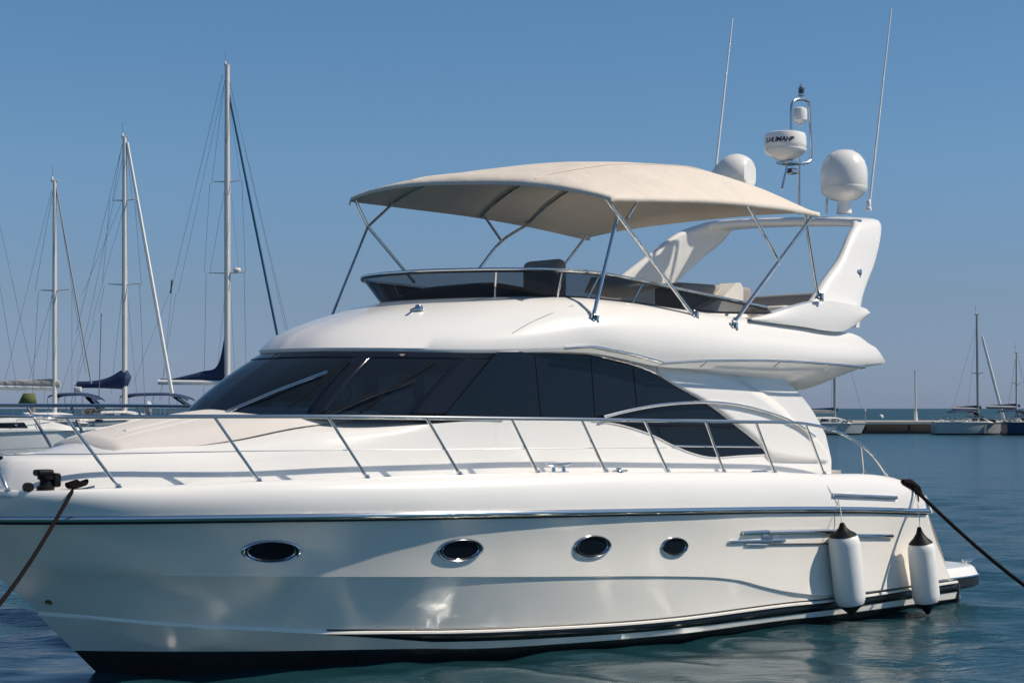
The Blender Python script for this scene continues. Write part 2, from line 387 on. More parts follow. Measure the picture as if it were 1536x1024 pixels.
T0 = mono([(-1.15, 0), (-1.1, .32), (-.8, .62), (-.2, .90), (.8, 1.20), (1.6, 1.40), (2.5, 1.55), (3.77, 1.68), (5, 1.73), (8.8, 1.70)])
def deckz(s): return LG.z(s)
def deck():
    mb = MB(); A, B, Cc = [], [], []
    for k in range(70):
        s = -1.75+k/69*(8.75+1.75); g = LG.plan(s)-.04
        A.append((s, max(.01, g), deckz(s)-.012)); B.append((s, max(.005, g*.5), deckz(s)+.0)); Cc.append((s, 0, deckz(s)+.01))
    mb.grid([A, B, Cc], 'gelcoat')
    A2, B2, C2, D2 = [], [], [], []
    for k in range(14):
        s = 8.75+k/13*(9.85-8.75); g = LG.plan(s)-.04
        A2.append((s, g, deckz(s)-.012)); B2.append((s, g-.28, deckz(s)-.012)); C2.append((s, g-.28, .75)); D2.append((s, 0, .75))
    mb.grid([A2, B2, C2, D2], 'gelcoat'); mb.mirror()
    mb.poly([(8.75, -1.75, .75), (8.75, 1.75, .75), (8.75, 1.75, 1.72), (8.75, -1.75, 1.72)], 'gelcoat')
    mb.poly([(9.85, -1.9, .75), (9.85, 1.9, .75), (9.85, 1.9, 1.45), (9.85, -1.9, 1.45)], 'gelcoat')
    Y('deck', mb, sharp=45)
deck()

# ---- coachroof on the foredeck
T1z = mono([(px(x, y, 1)[0] if 0 else pxf(x, y, lambda s, z: max(0, T0(s)-.1))[0:3:2]) for x, y in
            [(40, 687), (120, 686), (230, 679), (312, 675), (500, 650), (620, 641), (700, 634), (830, 626)]])
TOPZ = mono([(-.9, 1.99), (-.3, 2.10), (.3, 2.22), (.95, 2.33), (1.5, 2.375), (2.5, 2.38), (3.2, 2.37)])
def t1(s): return max(0, T0(s+.0)-.10-.22*max(0, 1-(s+1.1)/.5)*0)
def coach_rows():
    L = []
    def line(s0, s1, tf, zf):
        out = []
        for w_ in [(k/60)**1.6 for k in range(61)]:
            s = s0+(s1-s0)*w_; out.append((s, max(0, tf(s)), zf(s)))
        return out
    S1 = 4.2
    def nose(d):                                     # plan curve shrunk by d, joining the saloon side further aft
        def f(s):
            if s <= -1.15+d: return 0
            k = min(1, max(0, (s-1.7)/1.3)); k = k*k*(3-2*k); a = max(0, T0(s-d*.9)-d); z = deckz(s)+{.05: .55, .085: .85, .13: .99, .19: 1.03}.get(d, 1)*(T1z(s)-deckz(s))
            return a*(1-k)+(T0(s)-.0215-.085*(z-1.75))*k if d < .3 else a
        return f
    sk = lambda s: .021*min(1, max(0, (s-1.7)/1.3))
    L.append(line(-1.15, S1, lambda s: T0(s)-sk(s), lambda s: deckz(s)-.02))
    L.append(line(-1.135, S1, lambda s: T0(s-.01)-.01*(1-sk(s)/.021)-sk(s), lambda s: deckz(s)+.03))
    L.append(line(-1.09, S1, nose(.05), lambda s: deckz(s)+.55*(T1z(s)-deckz(s))))
    L.append(line(-1.05, S1, nose(.085), lambda s: deckz(s)+.85*(T1z(s)-deckz(s))))
    L.append(line(-1.0, S1, nose(.13), lambda s: T1z(s)-.005))
    L.append(line(-.96, S1, nose(.19), lambda s: T1z(s)+.018))
    t2 = lambda s: max(0, nose(.34)(s))
    ze = lambda s: T1z(s)+.024+.62*max(0, TOPZ(s)-T1z(s)-.02)*min(1, max(0, (s+.6)*1.5))
    zc = lambda s: max(ze(s)+.012, TOPZ(s)+.03*min(1, max(0, s+.9)))
    L.append(line(-.86, S1, t2, ze))
    L.append(line(-.8, S1, lambda s: t2(s)*.55, lambda s: ze(s)+.75*(zc(s)-ze(s))))
    L.append(line(-.76, S1, lambda s: 0, zc))
    return L, t2, ze, zc
rowsC, t2f, zef, zcf = coach_rows()
mb = MB(); mb.grid(rowsC, 'gelcoat').mirror(); coach_o = Y('coachroof', mb, sharp=40)
def ztop(s, t):
    a = abs(t)/max(.05, t2f(s))
    if a <= 1: return zef(s)+(zcf(s)-zef(s))*(1-a**1.6)
    return zef(s)-(zef(s)-T1z(s))*min(1, (a-1)*3)
def sunpad():
    mb = MB(); rows = []; edge = []
    ns, ntt = 34, 24
    for i in range(ns+1):
        s = -.24+i/ns*2.29; hw = min(t2f(s)+.16, .28+2.1*math.sqrt(max(0, s+.24)))
        if s > .9: hw = t2f(s)+.16-.10*(s-.9)**1.2
        rows.append([(s, hw*(2*j/ntt-1), ztop(s, hw*(2*j/ntt-1))+(.055 if 0 < j < ntt and i else .0)) for j in range(ntt+1)])
    mb.grid(rows, 'pad')
    Y('sunpad', mb, sharp=50)
    for tt in (-.45, .45):
        tubep('pad_seam', [(s, tt, ztop(s, tt)+.057) for s in [-.1+k*.12 for k in range(10)]], .004, 'seat')
sunpad()
tubep('hatch_trim', [(.1, -.3, ztop(.1, .3)+.06), (.1, .3, ztop(.1, .3)+.06), (.65, .3, ztop(.65, .3)+.06), (.65, -.3, ztop(.65, .3)+.06)], .005, 'seat', closed=True)

# ---- deck saloon: white sides, glass and windscreen
def tc(s, z): return T0(s)-.02-.085*(z-1.75)
def panel(mb, tops, bots, xs, nrow, m, off_=0., tf=tc):
    ft, fb = mono(tops), mono(bots); rows = []
    for x in xs:
        r = []; off = off_(x) if callable(off_) else off_
        for j in range(nrow+1):
            y = ft(x)+(fb(x)-ft(x))*j/nrow; p = pxf(x, y, lambda s, z: tf(s, z)+off); r.append(p)
        rows.append(r)
    mb.grid(rows, m)
def fr(a, b, n): return [a+(b-a)*k/n for k in range(n+1)]
mb = MB()
panel(mb, [(748, 527), (840, 524), (985, 545), (1050, 549), (1150, 556), (1186, 578), (1240, 655), (1247, 689)],
      [(748, 716), (1000, 714), (1247, 713)], fr(748, 1247, 60), 16, 'gelcoat')
panel(mb, [(680, 637), (748, 633)], [(680, 716), (748, 716)], fr(680, 748, 12), 10, 'gelcoat', lambda x: -.05*(1-(x-680)/68)**1.5)
mb.mirror()
pe = [pxf(x, y, tc) for x, y in [(1186, 578), (1213, 617), (1240, 655), (1247, 689), (1247, 712)]]
mb.grid([pe, [(a, -b, c) for a, b, c in pe]], 'gelcoat')
Y('saloon_side', mb, sharp=30)
mb = MB(); panel(mb, [(985, 549), (1084, 558), (1126, 579), (1165, 605), (1191, 631), (1222, 656), (1240, 680)], [(985, 561), (1010, 577), (1062, 607), (1105, 640), (1142, 671), (1156, 690), (1240, 692)], fr(985, 1240, 40), 6, 'gelcoat', .006); mb.mirror(); Y('side_moulding', mb, solid=.035, sharp=30)
WTOP = [(734, 530.5), (840, 529), (900, 535), (960, 551), (1010, 574), (1062, 604), (1105, 637), (1140, 668), (1150, 681)]
WBOT = [(734, 628), (800, 629), (888, 631), (930, 637), (975, 651), (1010, 668), (1040, 680), (1070, 686), (1110, 683.5), (1150, 681.5)]
WTOP[0] = (746, 527.5); WTOP[1] = (840, 527.5); WBOT[0] = (664, 626.5); WBOT.insert(1, (742, 628))
mb = MB(); ft_, fb_ = mono(WTOP), mono(WBOT); rows = []
for k in range(81):
    u = k/80; xt, xb = 746+404*u, 664+486*u; rows.append([pxf(xt+(xb-xt)*j/10, ft_(xt)+(fb_(xb)-ft_(xt))*j/10, lambda s, z: tc(s, z)+.006) for j in range(11)])
mb.grid(rows, 'glassside'); mb.mirror()
win_o = Y('side_window', mb)
def surf(pts, off): return [pxf(x, y, lambda s, z: tc(s, z)+off) for x, y in pts]
for a, b in (((803, 533), (812, 626)), ((887, 537), (893, 627)), ((950, 552), (957, 617))):
    tubep('window_joint', surf([a, b], .007), .008, 'pillar', win_o)
for sg in (1, -1):
    f_ = lambda P: [(a, b*sg, c) for a, b, c in P]
    tubep('window_trim', f_(surf([(900, 534), (960, 550), (1010, 573), (1062, 603), (1105, 636), (1142, 668), (1152, 681)], .008)), .010, 'chrome', win_o, n=6)
    tubep('window_trim', f_(surf([(1010, 668), (1040, 669), (1100, 669.5), (1143, 670)], .010)), .011, 'chrome', win_o, n=4)
    tubep('window_trim', f_(surf([(888, 631), (930, 637), (975, 651), (1010, 668), (1040, 680), (1070, 686), (1110, 683.5), (1150, 681.5)], .006)), .006, 'gelcoat', win_o, n=5)
# curved chrome boarding handrail along the side window
hr = [(905, 625), (950, 614), (1000, 606), (1060, 603), (1110, 608), (1160, 621), (1197, 637), (1222, 655)]
tubep('handrail', surf(hr, .05), .018, n=6)
for x, y in ((985, 608), (1110, 608), (1215, 650)): 
    a = surf([(x, y)], .05)[0]; b_ = surf([(x, y+3)], -.01)[0]; tubep('handrail_bracket', [a, b_], .010)

BASE = [(1.10, 0, 2.385), (1.17, .45, 2.385), (1.36, .8, 2.38), (1.66, 1.07, 2.372), (2.14, 1.32, 2.365), (2.8, 1.50, 2.355), (3.55, 1.595, 2.35)]
LIP = [(2.0, 0, 3.0), (2.07, .40, 3.0), (2.2, .68, 2.998), (2.42, .93, 2.997), (2.9, 1.24, 2.995), (3.58, 1.475, 3.0), (4.2, 1.575, 3.012)]
NB = 8
def screen(i0, i1, name, m, off=0, inset=(.0, 1.)):
    b = spl(BASE, NB)[int(i0*NB):int(i1*NB)+1]; t = spl(LIP, NB)[int(i0*NB):int(i1*NB)+1]; rows = []
    for k in range(9):
        u = inset[0]+(inset[1]-inset[0])*k/8
        r = []
        for kk, (p, q) in enumerate(zip(b, t)):
            g = min(1, max(0, (4.75-(int(i0*NB)+kk)/NB)/.5))
            c = lerp(p, q, u); bul = .05*4*u*(1-u)*g+off*(g if i0 > 4 else 1); r.append((c[0]-bul*.7, c[1]+bul*.5*min(1, c[1]), c[2]+bul*.3))
        rows.append(r)
    return rows
ws = MB(); ra = screen(0, 2.85, '', ''); ws.grid([[(a, -b, c) for a, b, c in r[::-1]]+r[1:] for r in ra], 'glassfront'); ws_o = Y('windscreen', ws)
for sg in (1, -1):
    mbp = MB(); mbp.grid([[(a, b*sg, c) for a, b, c in r] for r in screen(3.0, 5.0, '', '')], 'glassfront'); Y('windscreen', mbp)
    for i0, i1 in ((2.75, 3.125), (4.5, 5.6)):
        mbp = MB(); mbp.grid([[(a, b*sg, c) for a, b, c in r] for r in screen(i0, i1, '', '', .006)], 'pillar'); Y('screen_pillar', mbp, solid=.008)
    # black band along the head of the glass
    mbp = MB(); mbp.grid([[(a, b*sg, c) for a, b, c in r] for r in screen(0, 5.0, '', '', .007, (.90, 1.0))], 'pillar'); Y('screen_header', mbp, solid=.006)
    mbp = MB(); mbp.tube([(a-.012, b*sg*1.004, c-.006) for a, b, c in spl(BASE, 6)], .014, 'gelcoat'); Y('screen_sill', mbp)
# what one sees through the glass
part('dashboard', None, lambda m: (m.box((2.28, 0, 2.395), (1.05, 1.75, .06), 'dash', .02), m.box((2.72, 0, 2.44), (.28, 2.1, .16), 'interior', .03)))
part('saloon_interior', None, lambda m: (m.box((4.6, 0, 2.3), (.06, 2.9, 1.3), 'interior', .01), m.box((3.3, 0, 1.85), (2.6, 2.7, .05), 'interior', .01), m.box((3.6, 0, 2.965), (2.0, 2.3, .02), 'dash', .005)))
for tt in (-.75, .1, .85):
    part('helm_chair', None, lambda m: (m.box((3.15, tt, 2.2), (.5, .55, .14), 'seat', .05), m.box((3.38, tt, 2.5), (.14, .5, .62), 'seat', .06)))
part('steering_wheel', None, lambda m: m.tube([(2.62+.08*math.cos(a), .1+.19*math.sin(a), 2.52+.17*math.cos(a)) for a in [k*math.pi/12 for k in range(24)]], .014, 'charcoal', seg=8, closed=True))
def gl(i, u, off):                                   # point on the windscreen
    b = spl(BASE, NB); t = spl(LIP, NB); k = min(len(b)-1, max(0, int(round(i*NB))))
    c = lerp(b[k], t[k], u); bul = .05*4*u*(1-u)+off; return (c[0]-bul*.7, c[1]+bul*.5*min(1, c[1]), c[2]+bul*.3)
def wiper(i0, i1, ub, mat_arm, blade):
    a = MB(); a.tube([gl(i0, .01, .035), gl((i0+i1)/2, ub*.5, .06), gl(i1, ub, .05)], [.010, .008, .006], mat_arm)
    a.tube([(p[0], p[1]-.008, p[2]+.018) for p in (gl(i0, .01, .035), gl((i0+i1)/2, ub*.5, .055), gl(i1, ub, .045))], .006, mat_arm)
    o = Y('wiper', a); b = MB(); b.tube([gl(x, u, .022) for x, u in blade], .012, 'rubber', seg=6); Y('wiper_blade', b, o)
wiper(.7, 2.55, .62, 'chrome', [(2.25, .12), (2.45, .5), (2.62, .86)])
wiper(3.3, 4.2, .50, 'black', [(3.72, .06), (4.05, .45), (4.28, .82)])
wiper(-0.0, 0.6, .6, 'chrome', [(.5, .12), (.55, .5), (.6, .85)]) if 0 else None

# ---- flybridge moulding
L0 = [(2.0, 0, 3.0), (2.1, .5, 3.0), (2.45, .95, 2.997), (2.98, 1.28, 2.995), (3.6, 1.5, 3.0), (4.27, 1.65, 3.02), px(905, 532, 1.70), px(985, 549, 1.73), px(1050, 553, 1.75), px(1150, 556, 1.77), px(1250, 554, 1.78), px(1325, 546, 1.76)]
L1 = [(1.985, 0, 3.04), (2.085, .505, 3.04), (2.435, .96, 3.037), (2.97, 1.29, 3.035), (3.6, 1.515, 3.045), (4.27, 1.67, 3.075), px(905, 519, 1.73), px(985, 532, 1.76), px(1050, 537, 1.79), px(1150, 541, 1.81), px(1250, 544, 1.82), px(1328, 542, 1.77)]
L2 = [(2.1, 0, 3.17), (2.2, .47, 3.17), (2.58, .9, 3.17), (3.1, 1.23, 3.18), (3.72, 1.46, 3.2), (4.38, 1.63, 3.25), px(905, 499, 1.74), px(985, 508, 1.77), px(1050, 514, 1.80), px(1150, 522, 1.82), px(1250, 529, 1.82), px(1321, 530, 1.77)]
L2b = [(2.35, 0, 3.275), (2.45, .45, 3.278), (2.8, .86, 3.28), (3.28, 1.19, 3.29), (3.86, 1.425, 3.315), (4.46, 1.60, 3.36), px(905, 483, 1.70), px(985, 491, 1.74), px(1050, 498, 1.77), px(1150, 510, 1.79), px(1248, 518, 1.79), px(1314, 521, 1.755)]
L3 = [(2.65, 0, 3.37), (2.73, .42, 3.375), (3.05, .8, 3.38), (3.5, 1.13, 3.39), (4.0, 1.37, 3.42), (4.55, 1.54, 3.46), px(909, 470, 1.64), px(985, 477, 1.68), px(1050, 485, 1.71), px(1145, 499, 1.73), px(1243, 509, 1.74), px(1303, 515, 1.735)]
L4 = [(3.52, 0, 3.58), (3.60, .45, 3.582), (3.88, .85, 3.59), (4.2, 1.13, 3.598), (4.5, 1.28, 3.6), (4.82, 1.39, 3.60), px(930, 452.5, 1.46), px(985, 459, 1.52), px(1050, 468, 1.58), px(1126, 479, 1.63), px(1218, 491, 1.66), px(1278, 500, 1.69)]
UN = [(2.06, 0, 2.985), (2.16, .47, 2.985), (2.5, .9, 2.98), (3.03, 1.21, 2.98), (3.64, 1.42, 2.985), (4.3, 1.55, 3.0), (4.85, 1.57, 2.99), (5.6, 1.57, 2.93), (6.4, 1.55, 2.85), (7.4, 1.48, 2.73), (8.45, 1.42, 2.67), (9.3, 1.62, 2.965)]
for k, (o2, ob) in enumerate(((0, 0), (.002, -.002), (.006, -.010), (.008, -.018), (.008, -.02), (.006, -.018), (.0, -.005))):      # the hollow between the two ridges
    i_ = k+5; L2[i_] = (L2[i_][0], L2[i_][1]+o2, L2[i_][2]); L2b[i_] = (L2b[i_][0], L2b[i_][1]+ob, L2b[i_][2])
fb = MB(); n_ = 7
rows = [[(a, 0, c) for a, b, c in spl(UN, n_)], spl(UN, n_), spl([lerp(a, b, .25) for a, b in zip(L0, UN)], n_), spl(L0, n_), spl([lerp(lerp(a, b, .5), (0, 0, 0), 0) for a, b in zip(L0, L1)], n_), spl(L1, n_), spl(L2, n_), spl(L2b, n_), spl(L3, n_), spl([lerp(lerp(a, b, .5), a, 0) for a, b in zip(L3, L4)], n_), spl(L4, n_)]
rows[9] = [(a, b, c+.018) for a, b, c in rows[9]]
l4 = rows[-1]
rows += [[(a+.05, max(0, b-.07), c+.005) for a, b, c in l4], [(a+.08, max(0, b-.10), 3.22) for a, b, c in l4], [(a+.08, 0, 3.22) for a, b, c in l4]]
rows = [[(a, max(0, b), c) for a, b, c in r] for r in rows]
fb.grid(rows, 'gelcoat').mirror()
e = [r[-1] for r in rows[:11]]; fb.grid([e, [(a, -b, c) for a, b, c in e]], 'gelcoat')
fly_o = Y('flybridge', fb, sharp=58)
FB = BVHTree.FromPolygons([(v.co.x, -v.co.y, v.co.z) for v in fly_o.data.vertices], [tuple(p.vertices) for p in fly_o.data.polygons])
# seam line over the brow
ss = []
for x, y in ((768, 500), (790, 487), (820, 473), (860, 458)):
    p, nn = hit(x, y, FB)
    if p: ss.append(tuple(p+nn*.001))
if len(ss) > 2: tubep('brow_seam', ss, .0035, 'seam', n=4, seg=6)
# chrome grab rails on the flybridge side
def onfly(pts, off):
    out = []
    for x, y in pts:
        p, nn = hit(x, y, FB)
        if p is None: p, nn = Vector(px(x, y, 1.80)), Vector((0, 1, 0))
        out.append(tuple(p+Vector((0, off, 0))))
    return out
tubep('grab_rail', onfly([(842, 521.5), (880, 520), (910, 524.5), (950, 533), (990, 544)], .04), .017, n=5)
tubep('grab_rail', onfly([(990, 544.5), (1060, 541), (1150, 541), (1220, 544.5), (1287, 550), (1287, 553)], .05), .015, n=5)
for x0, y0 in ((988, 545), (1056, 542), (1166, 542), (1243, 546)):
    a = onfly([(x0, y0)], .05)[0]; b_ = onfly([(x0-5, y0+9)], -.01)[0]; tubep('rail_bracket', [a, b_], .010)

# ---- side wing that carries the arch
def wing(sg):
    top = [px(1126, 478, 1.68), px(1165, 468, 1.69), px(1205, 456, 1.70), px(1235, 450.5, 1.71), px(1270, 455, 1.73), px(1297, 462, 1.75), px(1304, 468, 1.76)]
    bot = [px(1126, 480, 1.70), px(1165, 485, 1.72), px(1205, 490, 1.735), px(1240, 496, 1.75), px(1265, 496, 1.755), px(1290, 482, 1.76), px(1304, 470, 1.76)]
    T, B = spl(top, 6), spl(bot, 6); rows = []
    for k in range(7):
        u = k/6; rows.append([(lambda c: (c[0], c[1]+.018*math.sin(math.pi*u), c[2]))(lerp(p, q, u)) for p, q in zip(T, B)])
    inn = [[(a, b-.16, c) for a, b, c in r] for r in (B, T)]
    m_ = MB(); m_.grid([[(a, b*sg, c) for a, b, c in r] for r in rows+inn], 'gelcoat', cu=True); Y('arch_wing', m_, sharp=50)
wing(1); wing(-1)

# ---- radar arch
def arch():
    st = [((8.05, 1.66, 3.42), (9.30, 1.66, 3.42), (0, -.15, 0)), ((8.50, 1.59, 3.76), (9.42, 1.60, 3.74), (0, -.15, 0)),
          ((8.78, 1.53, 3.98), (9.62, 1.53, 3.98), (0, -.14, 0)), ((9.16, 1.45, 4.25), (9.88, 1.45, 4.25), (0, -.13, 0)),
          ((9.46, 1.36, 4.56), (10.12, 1.36, 4.60), (0, -.12, -.02)), ((9.66, 1.27, 4.745), (10.22, 1.27, 4.80), (0, -.085, -.07)),
          ((9.74, 1.10, 4.83), (10.24, 1.10, 4.86), (0, -.02, -.12)), ((9.76, .6, 4.885), (10.24, .6, 4.90), (0, 0, -.12)), ((9.76, 0, 4.93), (10.24, 0, 4.94), (0, 0, -.12)),
          ((9.76, -.6, 4.965), (10.24, -.6, 4.97), (0, 0, -.12)), ((9.72, -1.10, 4.975), (10.24, -1.10, 4.98), (0, .02, -.12)), ((9.58, -1.27, 4.93), (10.22, -1.27, 4.93), (0, .09, -.09)),
          ((9.22, -1.38, 4.78), (10.10, -1.38, 4.72), (0, .13, -.03)), ((8.75, -1.45, 4.47), (9.70, -1.45, 4.42), (0, .14, 0)), ((8.28, -1.52, 4.16), (9.35, -1.52, 4.12), (0, .15, 0)),
          ((7.85, -1.6, 3.8), (9.2, -1.6, 3.72), (0, .15, 0)), ((7.4, -1.66, 3.42), (9.1, -1.66, 3.42), (0, .15, 0))]
    Fp = spl([a for a, b, c in st], 5); Rp = spl([b for a, b, c in st], 5); Tp = spl([c for a, b, c in st], 5); rows = []
    sp = lambda x: math.copysign(abs(x)**.62, x)
    for f, r, t in zip(Fp, Rp, Tp):
        f, r, t = Vector(f), Vector(r), Vector(t); c = (f+r)/2+t/2; A = (r-f)/2; B = -t/2
        rows.append([tuple(c+A*sp(math.cos(2*math.pi*k/20))+B*sp(math.sin(2*math.pi*k/20))) for k in range(20)])
    m_ = MB(); m_.grid(rows, 'gelcoat', cv=True); m_.poly(rows[0], 'gelcoat'); m_.poly(rows[-1][::-1], 'gelcoat'); return Y('radar_arch', m_, sharp=60)
arch_o = arch()
AB = BVHTree.FromPolygons([(v.co.x, -v.co.y, v.co.z) for v in arch_o.data.vertices], [tuple(p.vertices) for p in arch_o.data.polygons])
lamp = MB(); pl = hit(1289, 408, AB)[0] or Vector(px(1289, 409, 1.50)); lamp.lathe([(.045, -.01), (.045, .008), (.03, .016), (.0, .02)], 'steel', tuple(pl), (0, 1, 0), 16)
lamp.tube([(pl[0], pl[1]+.012, pl[2]-.02), (pl[0]-.01, pl[1]+.012, pl[2]-.075)], .010, 'charcoal'); Y('deck_light', lamp)

# ---- wind deflector
D0 = l4
DT = [(3.33, 0, 3.86), (3.41, .50, 3.86), (3.72, .93, 3.865), (4.07, 1.22, 3.87), (4.40, 1.38, 3.875), (4.82, 1.47, 3.87), px(942, 417, 1.50), px(990, 427, 1.55), px(1055, 441, 1.60), px(1150, 461, 1.66)]
DB = [(a+.02, max(0, b-.015), c+.006) for a, b, c in L4[:9]]+[tuple(px(1159, 470, 1.66))]
dt, db = spl(DT, 6), spl(DB, 6)
mb = MB(); rr = [[lerp(p, q, k/4) for p, q in zip(db, dt)] for k in range(5)]
mb.grid([[(a, -b, c) for a, b, c in r[::-1]]+r[1:] for r in rr], 'smoke'); wd = Y('wind_deflector', mb)
full = [(a, -b, c) for a, b, c in dt[::-1]]+dt[1:]
mb = MB(); mb.tube([(a, b, c+.004) for a, b, c in full], .015, 'chrome', seg=10); Y('deflector_rail', mb, wd)
mb = MB(); mb.tube([(a, b, c-.018) for a, b, c in full], .012, 'black', seg=8); Y('rail_gasket', mb, wd)
mb = MB(); mb.tube([(a, -b, c) for a, b, c in db[::-1]]+db[1:], .012, 'black', seg=6); Y('deflector_seal', mb, wd)
for k in (14, 25, 31, 38):
    for sg in (1, -1):
        tubep('deflector_strut', [(a, b*sg, c) for a, b, c in (db[k], dt[min(len(dt)-1, k+1)])], .013, 'chrome' if k != 38 else 'steel', wd)
# ---- flybridge fittings
def shell(name, pts_t, pts_b, m, parent=None): 
    m_ = MB(); m_.grid([pts_t, pts_b], m); return Y(name, m_, parent, solid=.02)
def console(m_):
    prof = [(3.95, 3.2), (3.95, 3.58), (4.05, 3.70), (4.3, 3.79), (4.65, 3.76), (4.85, 3.62), (4.9, 3.2)]
    rows = []
    for k in range(13):
        t = -1.2+2.35*k/12; sc = 1-.55*abs(t/1.2)**5
        rows.append([(4.4+(s-4.4)*(.85+.15*sc), t, 3.2+(z-3.2)*sc) for s, z in prof])
    m_.grid(rows, 'charcoal')
part('helm_console', None, console, sharp=50)
def bench(m_, c, s, back, mat_):
    m_.box((c[0], c[1], c[2]), s, mat_, .05)
pS = px(797, 420, .15)
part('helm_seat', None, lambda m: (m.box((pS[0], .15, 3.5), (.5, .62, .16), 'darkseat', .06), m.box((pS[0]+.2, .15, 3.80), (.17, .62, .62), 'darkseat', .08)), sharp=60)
part('white_panel', None, lambda m: m.grid([spl([(5.15, 1.20, 3.84), (5.6, 1.28, 3.84), (6.1, 1.34, 3.80)], 5), spl([(5.25, 1.0, 3.70), (5.7, 1.1, 3.66), (6.1, 1.33, 3.79)], 5)], 'seat'), solid=.02)
def lounge(m_):
    a = px(1000, 424, .55); b_ = px(1108, 424, .55)
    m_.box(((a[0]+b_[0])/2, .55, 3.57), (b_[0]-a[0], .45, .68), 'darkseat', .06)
part('lounge_back', None, lounge, sharp=60)
def lounge2(m_):
    q = [px(1052, 464, .95), px(1085, 445, .95), px(1104, 424, .95), px(1111, 424, .95), px(1115, 432, .95), px(1115, 452, .95), px(1113, 470, .95)]
    r = [(a, .70, c) for a, b, c in q]
    m_.grid([q, r], 'seat', cv=True); m_.poly(q, 'seat'); m_.poly(r[::-1], 'seat')
part('lounge_end', None, lounge2, sharp=60)
part('lounge_seat', None, lambda m: (m.box((7.15, .95, 3.42), (1.1, .62, .26), 'seat', .06), m.box((7.1, -1.0, 3.44), (2.4, .6, .34), 'seat', .06)), sharp=60)
def aftseat(m_):
    a = px(1140, 445, .9); b_ = px(1185, 445, .9)
    m_.box(((a[0]+b_[0])/2+.1, .85, 3.5), (.55, .7, .36), 'seat', .06)
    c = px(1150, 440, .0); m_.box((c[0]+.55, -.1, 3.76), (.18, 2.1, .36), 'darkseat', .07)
part('aft_bench', None, aftseat, sharp=60)
part('sat_compass', None, lambda m: (m.lathe([(.045, 0), (.045, .03), (.03, .06), (.0, .065)], 'chrome', tuple(hit(628, 466, FB)[0] or px(628, 466, 0)), (0, 0, 1), 14), m.tube([tuple(Vector(hit(628, 466, FB)[0] or px(628, 466, 0))+Vector((-.02, -.02, .03))), tuple(Vector(hit(628, 466, FB)[0] or px(628, 466, 0))+Vector((-.14, .05, .0)))], .012, 'steel')))

# ---- bimini top
ZE = mono([(4.4, 4.755), (5.2, 4.77), (6.2, 4.785), (7.2, 4.76), (8.15, 4.70)])
HC = mono([(4.44, .17), (4.55, .235), (4.8, .305), (5.2, .39), (5.8, .47), (6.4, .525), (7.1, .545), (7.7, .49), (7.95, .40), (8.1, .22), (8.17, .06)])
BW = 1.88
def can(s, t, d=0):
    a = abs(t)/BW; fs = .0 if s > 4.6 else 0
    skew = .28*(t/BW)                                # the front edge as the photo shows it, a little further aft on the near side
    fr__ = max(0, 1-(s-4.44)/3.7); ss = s+.25*(t/BW)*fr__
    sag = -.018*math.sin(math.pi*max(0, min(1, ((s-4.44)/1.25) % 1)))*(1-a**3)
    return (ss+.08*fr__**6*a**5, t, ZE(s)-.145*(t/BW)*fr__+HC(s)*(1-a**2.7)+sag+d)
def canopy():
    m_ = MB(); ns, ntt = 60, 48; rows = []
    for i in range(ns+1):
        u = i/ns; s = 4.44+(8.17-4.44)*u; r = []
        for j in range(ntt+1):
            q = 2*j/ntt-1; t = BW*math.copysign(1-(1-abs(q))**1.5, q); r.append(can(s, t))
        lo = lambda p: (p[0], p[1]*1.006, p[2]-.05)
        rows.append([lo(r[0])]+r+[lo(r[-1])])
    fr_ = [(a-.02, b, c-.045) for a, b, c in rows[0]]
    m_.grid([fr_]+rows, 'canvas'); return Y('bimini_canopy', m_, solid=.012, sharp=70)
can_o = canopy()
edge = [can(4.44, BW*k/20-0, -.03) for k in range(-20, 21)]
mb = MB(); mb.tube(edge, .013, 'canvas', seg=8); Y('canopy_piping', mb, can_o)
def bow(s, name='bimini_bow', n=20, d=-.03, t0=-BW, t1=BW):
    return [can(s, t0+(t1-t0)*k/n, d) for k in range(n+1)]
for s in (5.02, 6.38, 7.12): tubep('bimini_bow', bow(s), .016, 'chrome')
for t in (-.9, .9): 
    m_ = MB(); m_.tube([can(s, t, .014) for s in [4.5+.19*k for k in range(19)]], .005, 'canvas', seg=6); Y('canopy_seam', m_, can_o)
def strut(a, b, r=.016, foot=False, m='chrome'):
    o = tubep('bimini_strut', [a, b], r, m)
    if foot:
        m_ = MB(); m_.lathe([(.035, -.035), (.035, -.01), (.022, 0), (.022, .05), (.012, .06)], 'chrome', a, (0, .35, 1), 12)
        m_.box((a[0]+.05, a[1]+.01, a[2]-.01), (.035, .05, .10), 'chrome', .008); Y('strut_foot', m_, o)
tn = BW-.1
n1a, n1b = tuple((hit(1039, 472, FB)[0] or Vector(px(1039, 472, 1.6)))), px(905, 293, tn)
strut(n1a, n1b, .021, True)
n2 = tuple((hit(889, 478, FB)[0] or Vector(px(889, 478, 1.55))))
strut(n2, px(926, 326, tn-.12), .021, True); strut(px(941, 328, tn-.12), px(964, 289, tn-.1))
n3 = tuple((hit(1098, 488, FB)[0] or Vector(px(1098, 488, 1.7))))
strut(n3, px(1220, 322, tn+.02), .021, True); strut(px(1168, 390, tn), px(1117, 299, tn))
strut(px(1227, 444, 1.74), px(1207, 318, tn), .019, True)
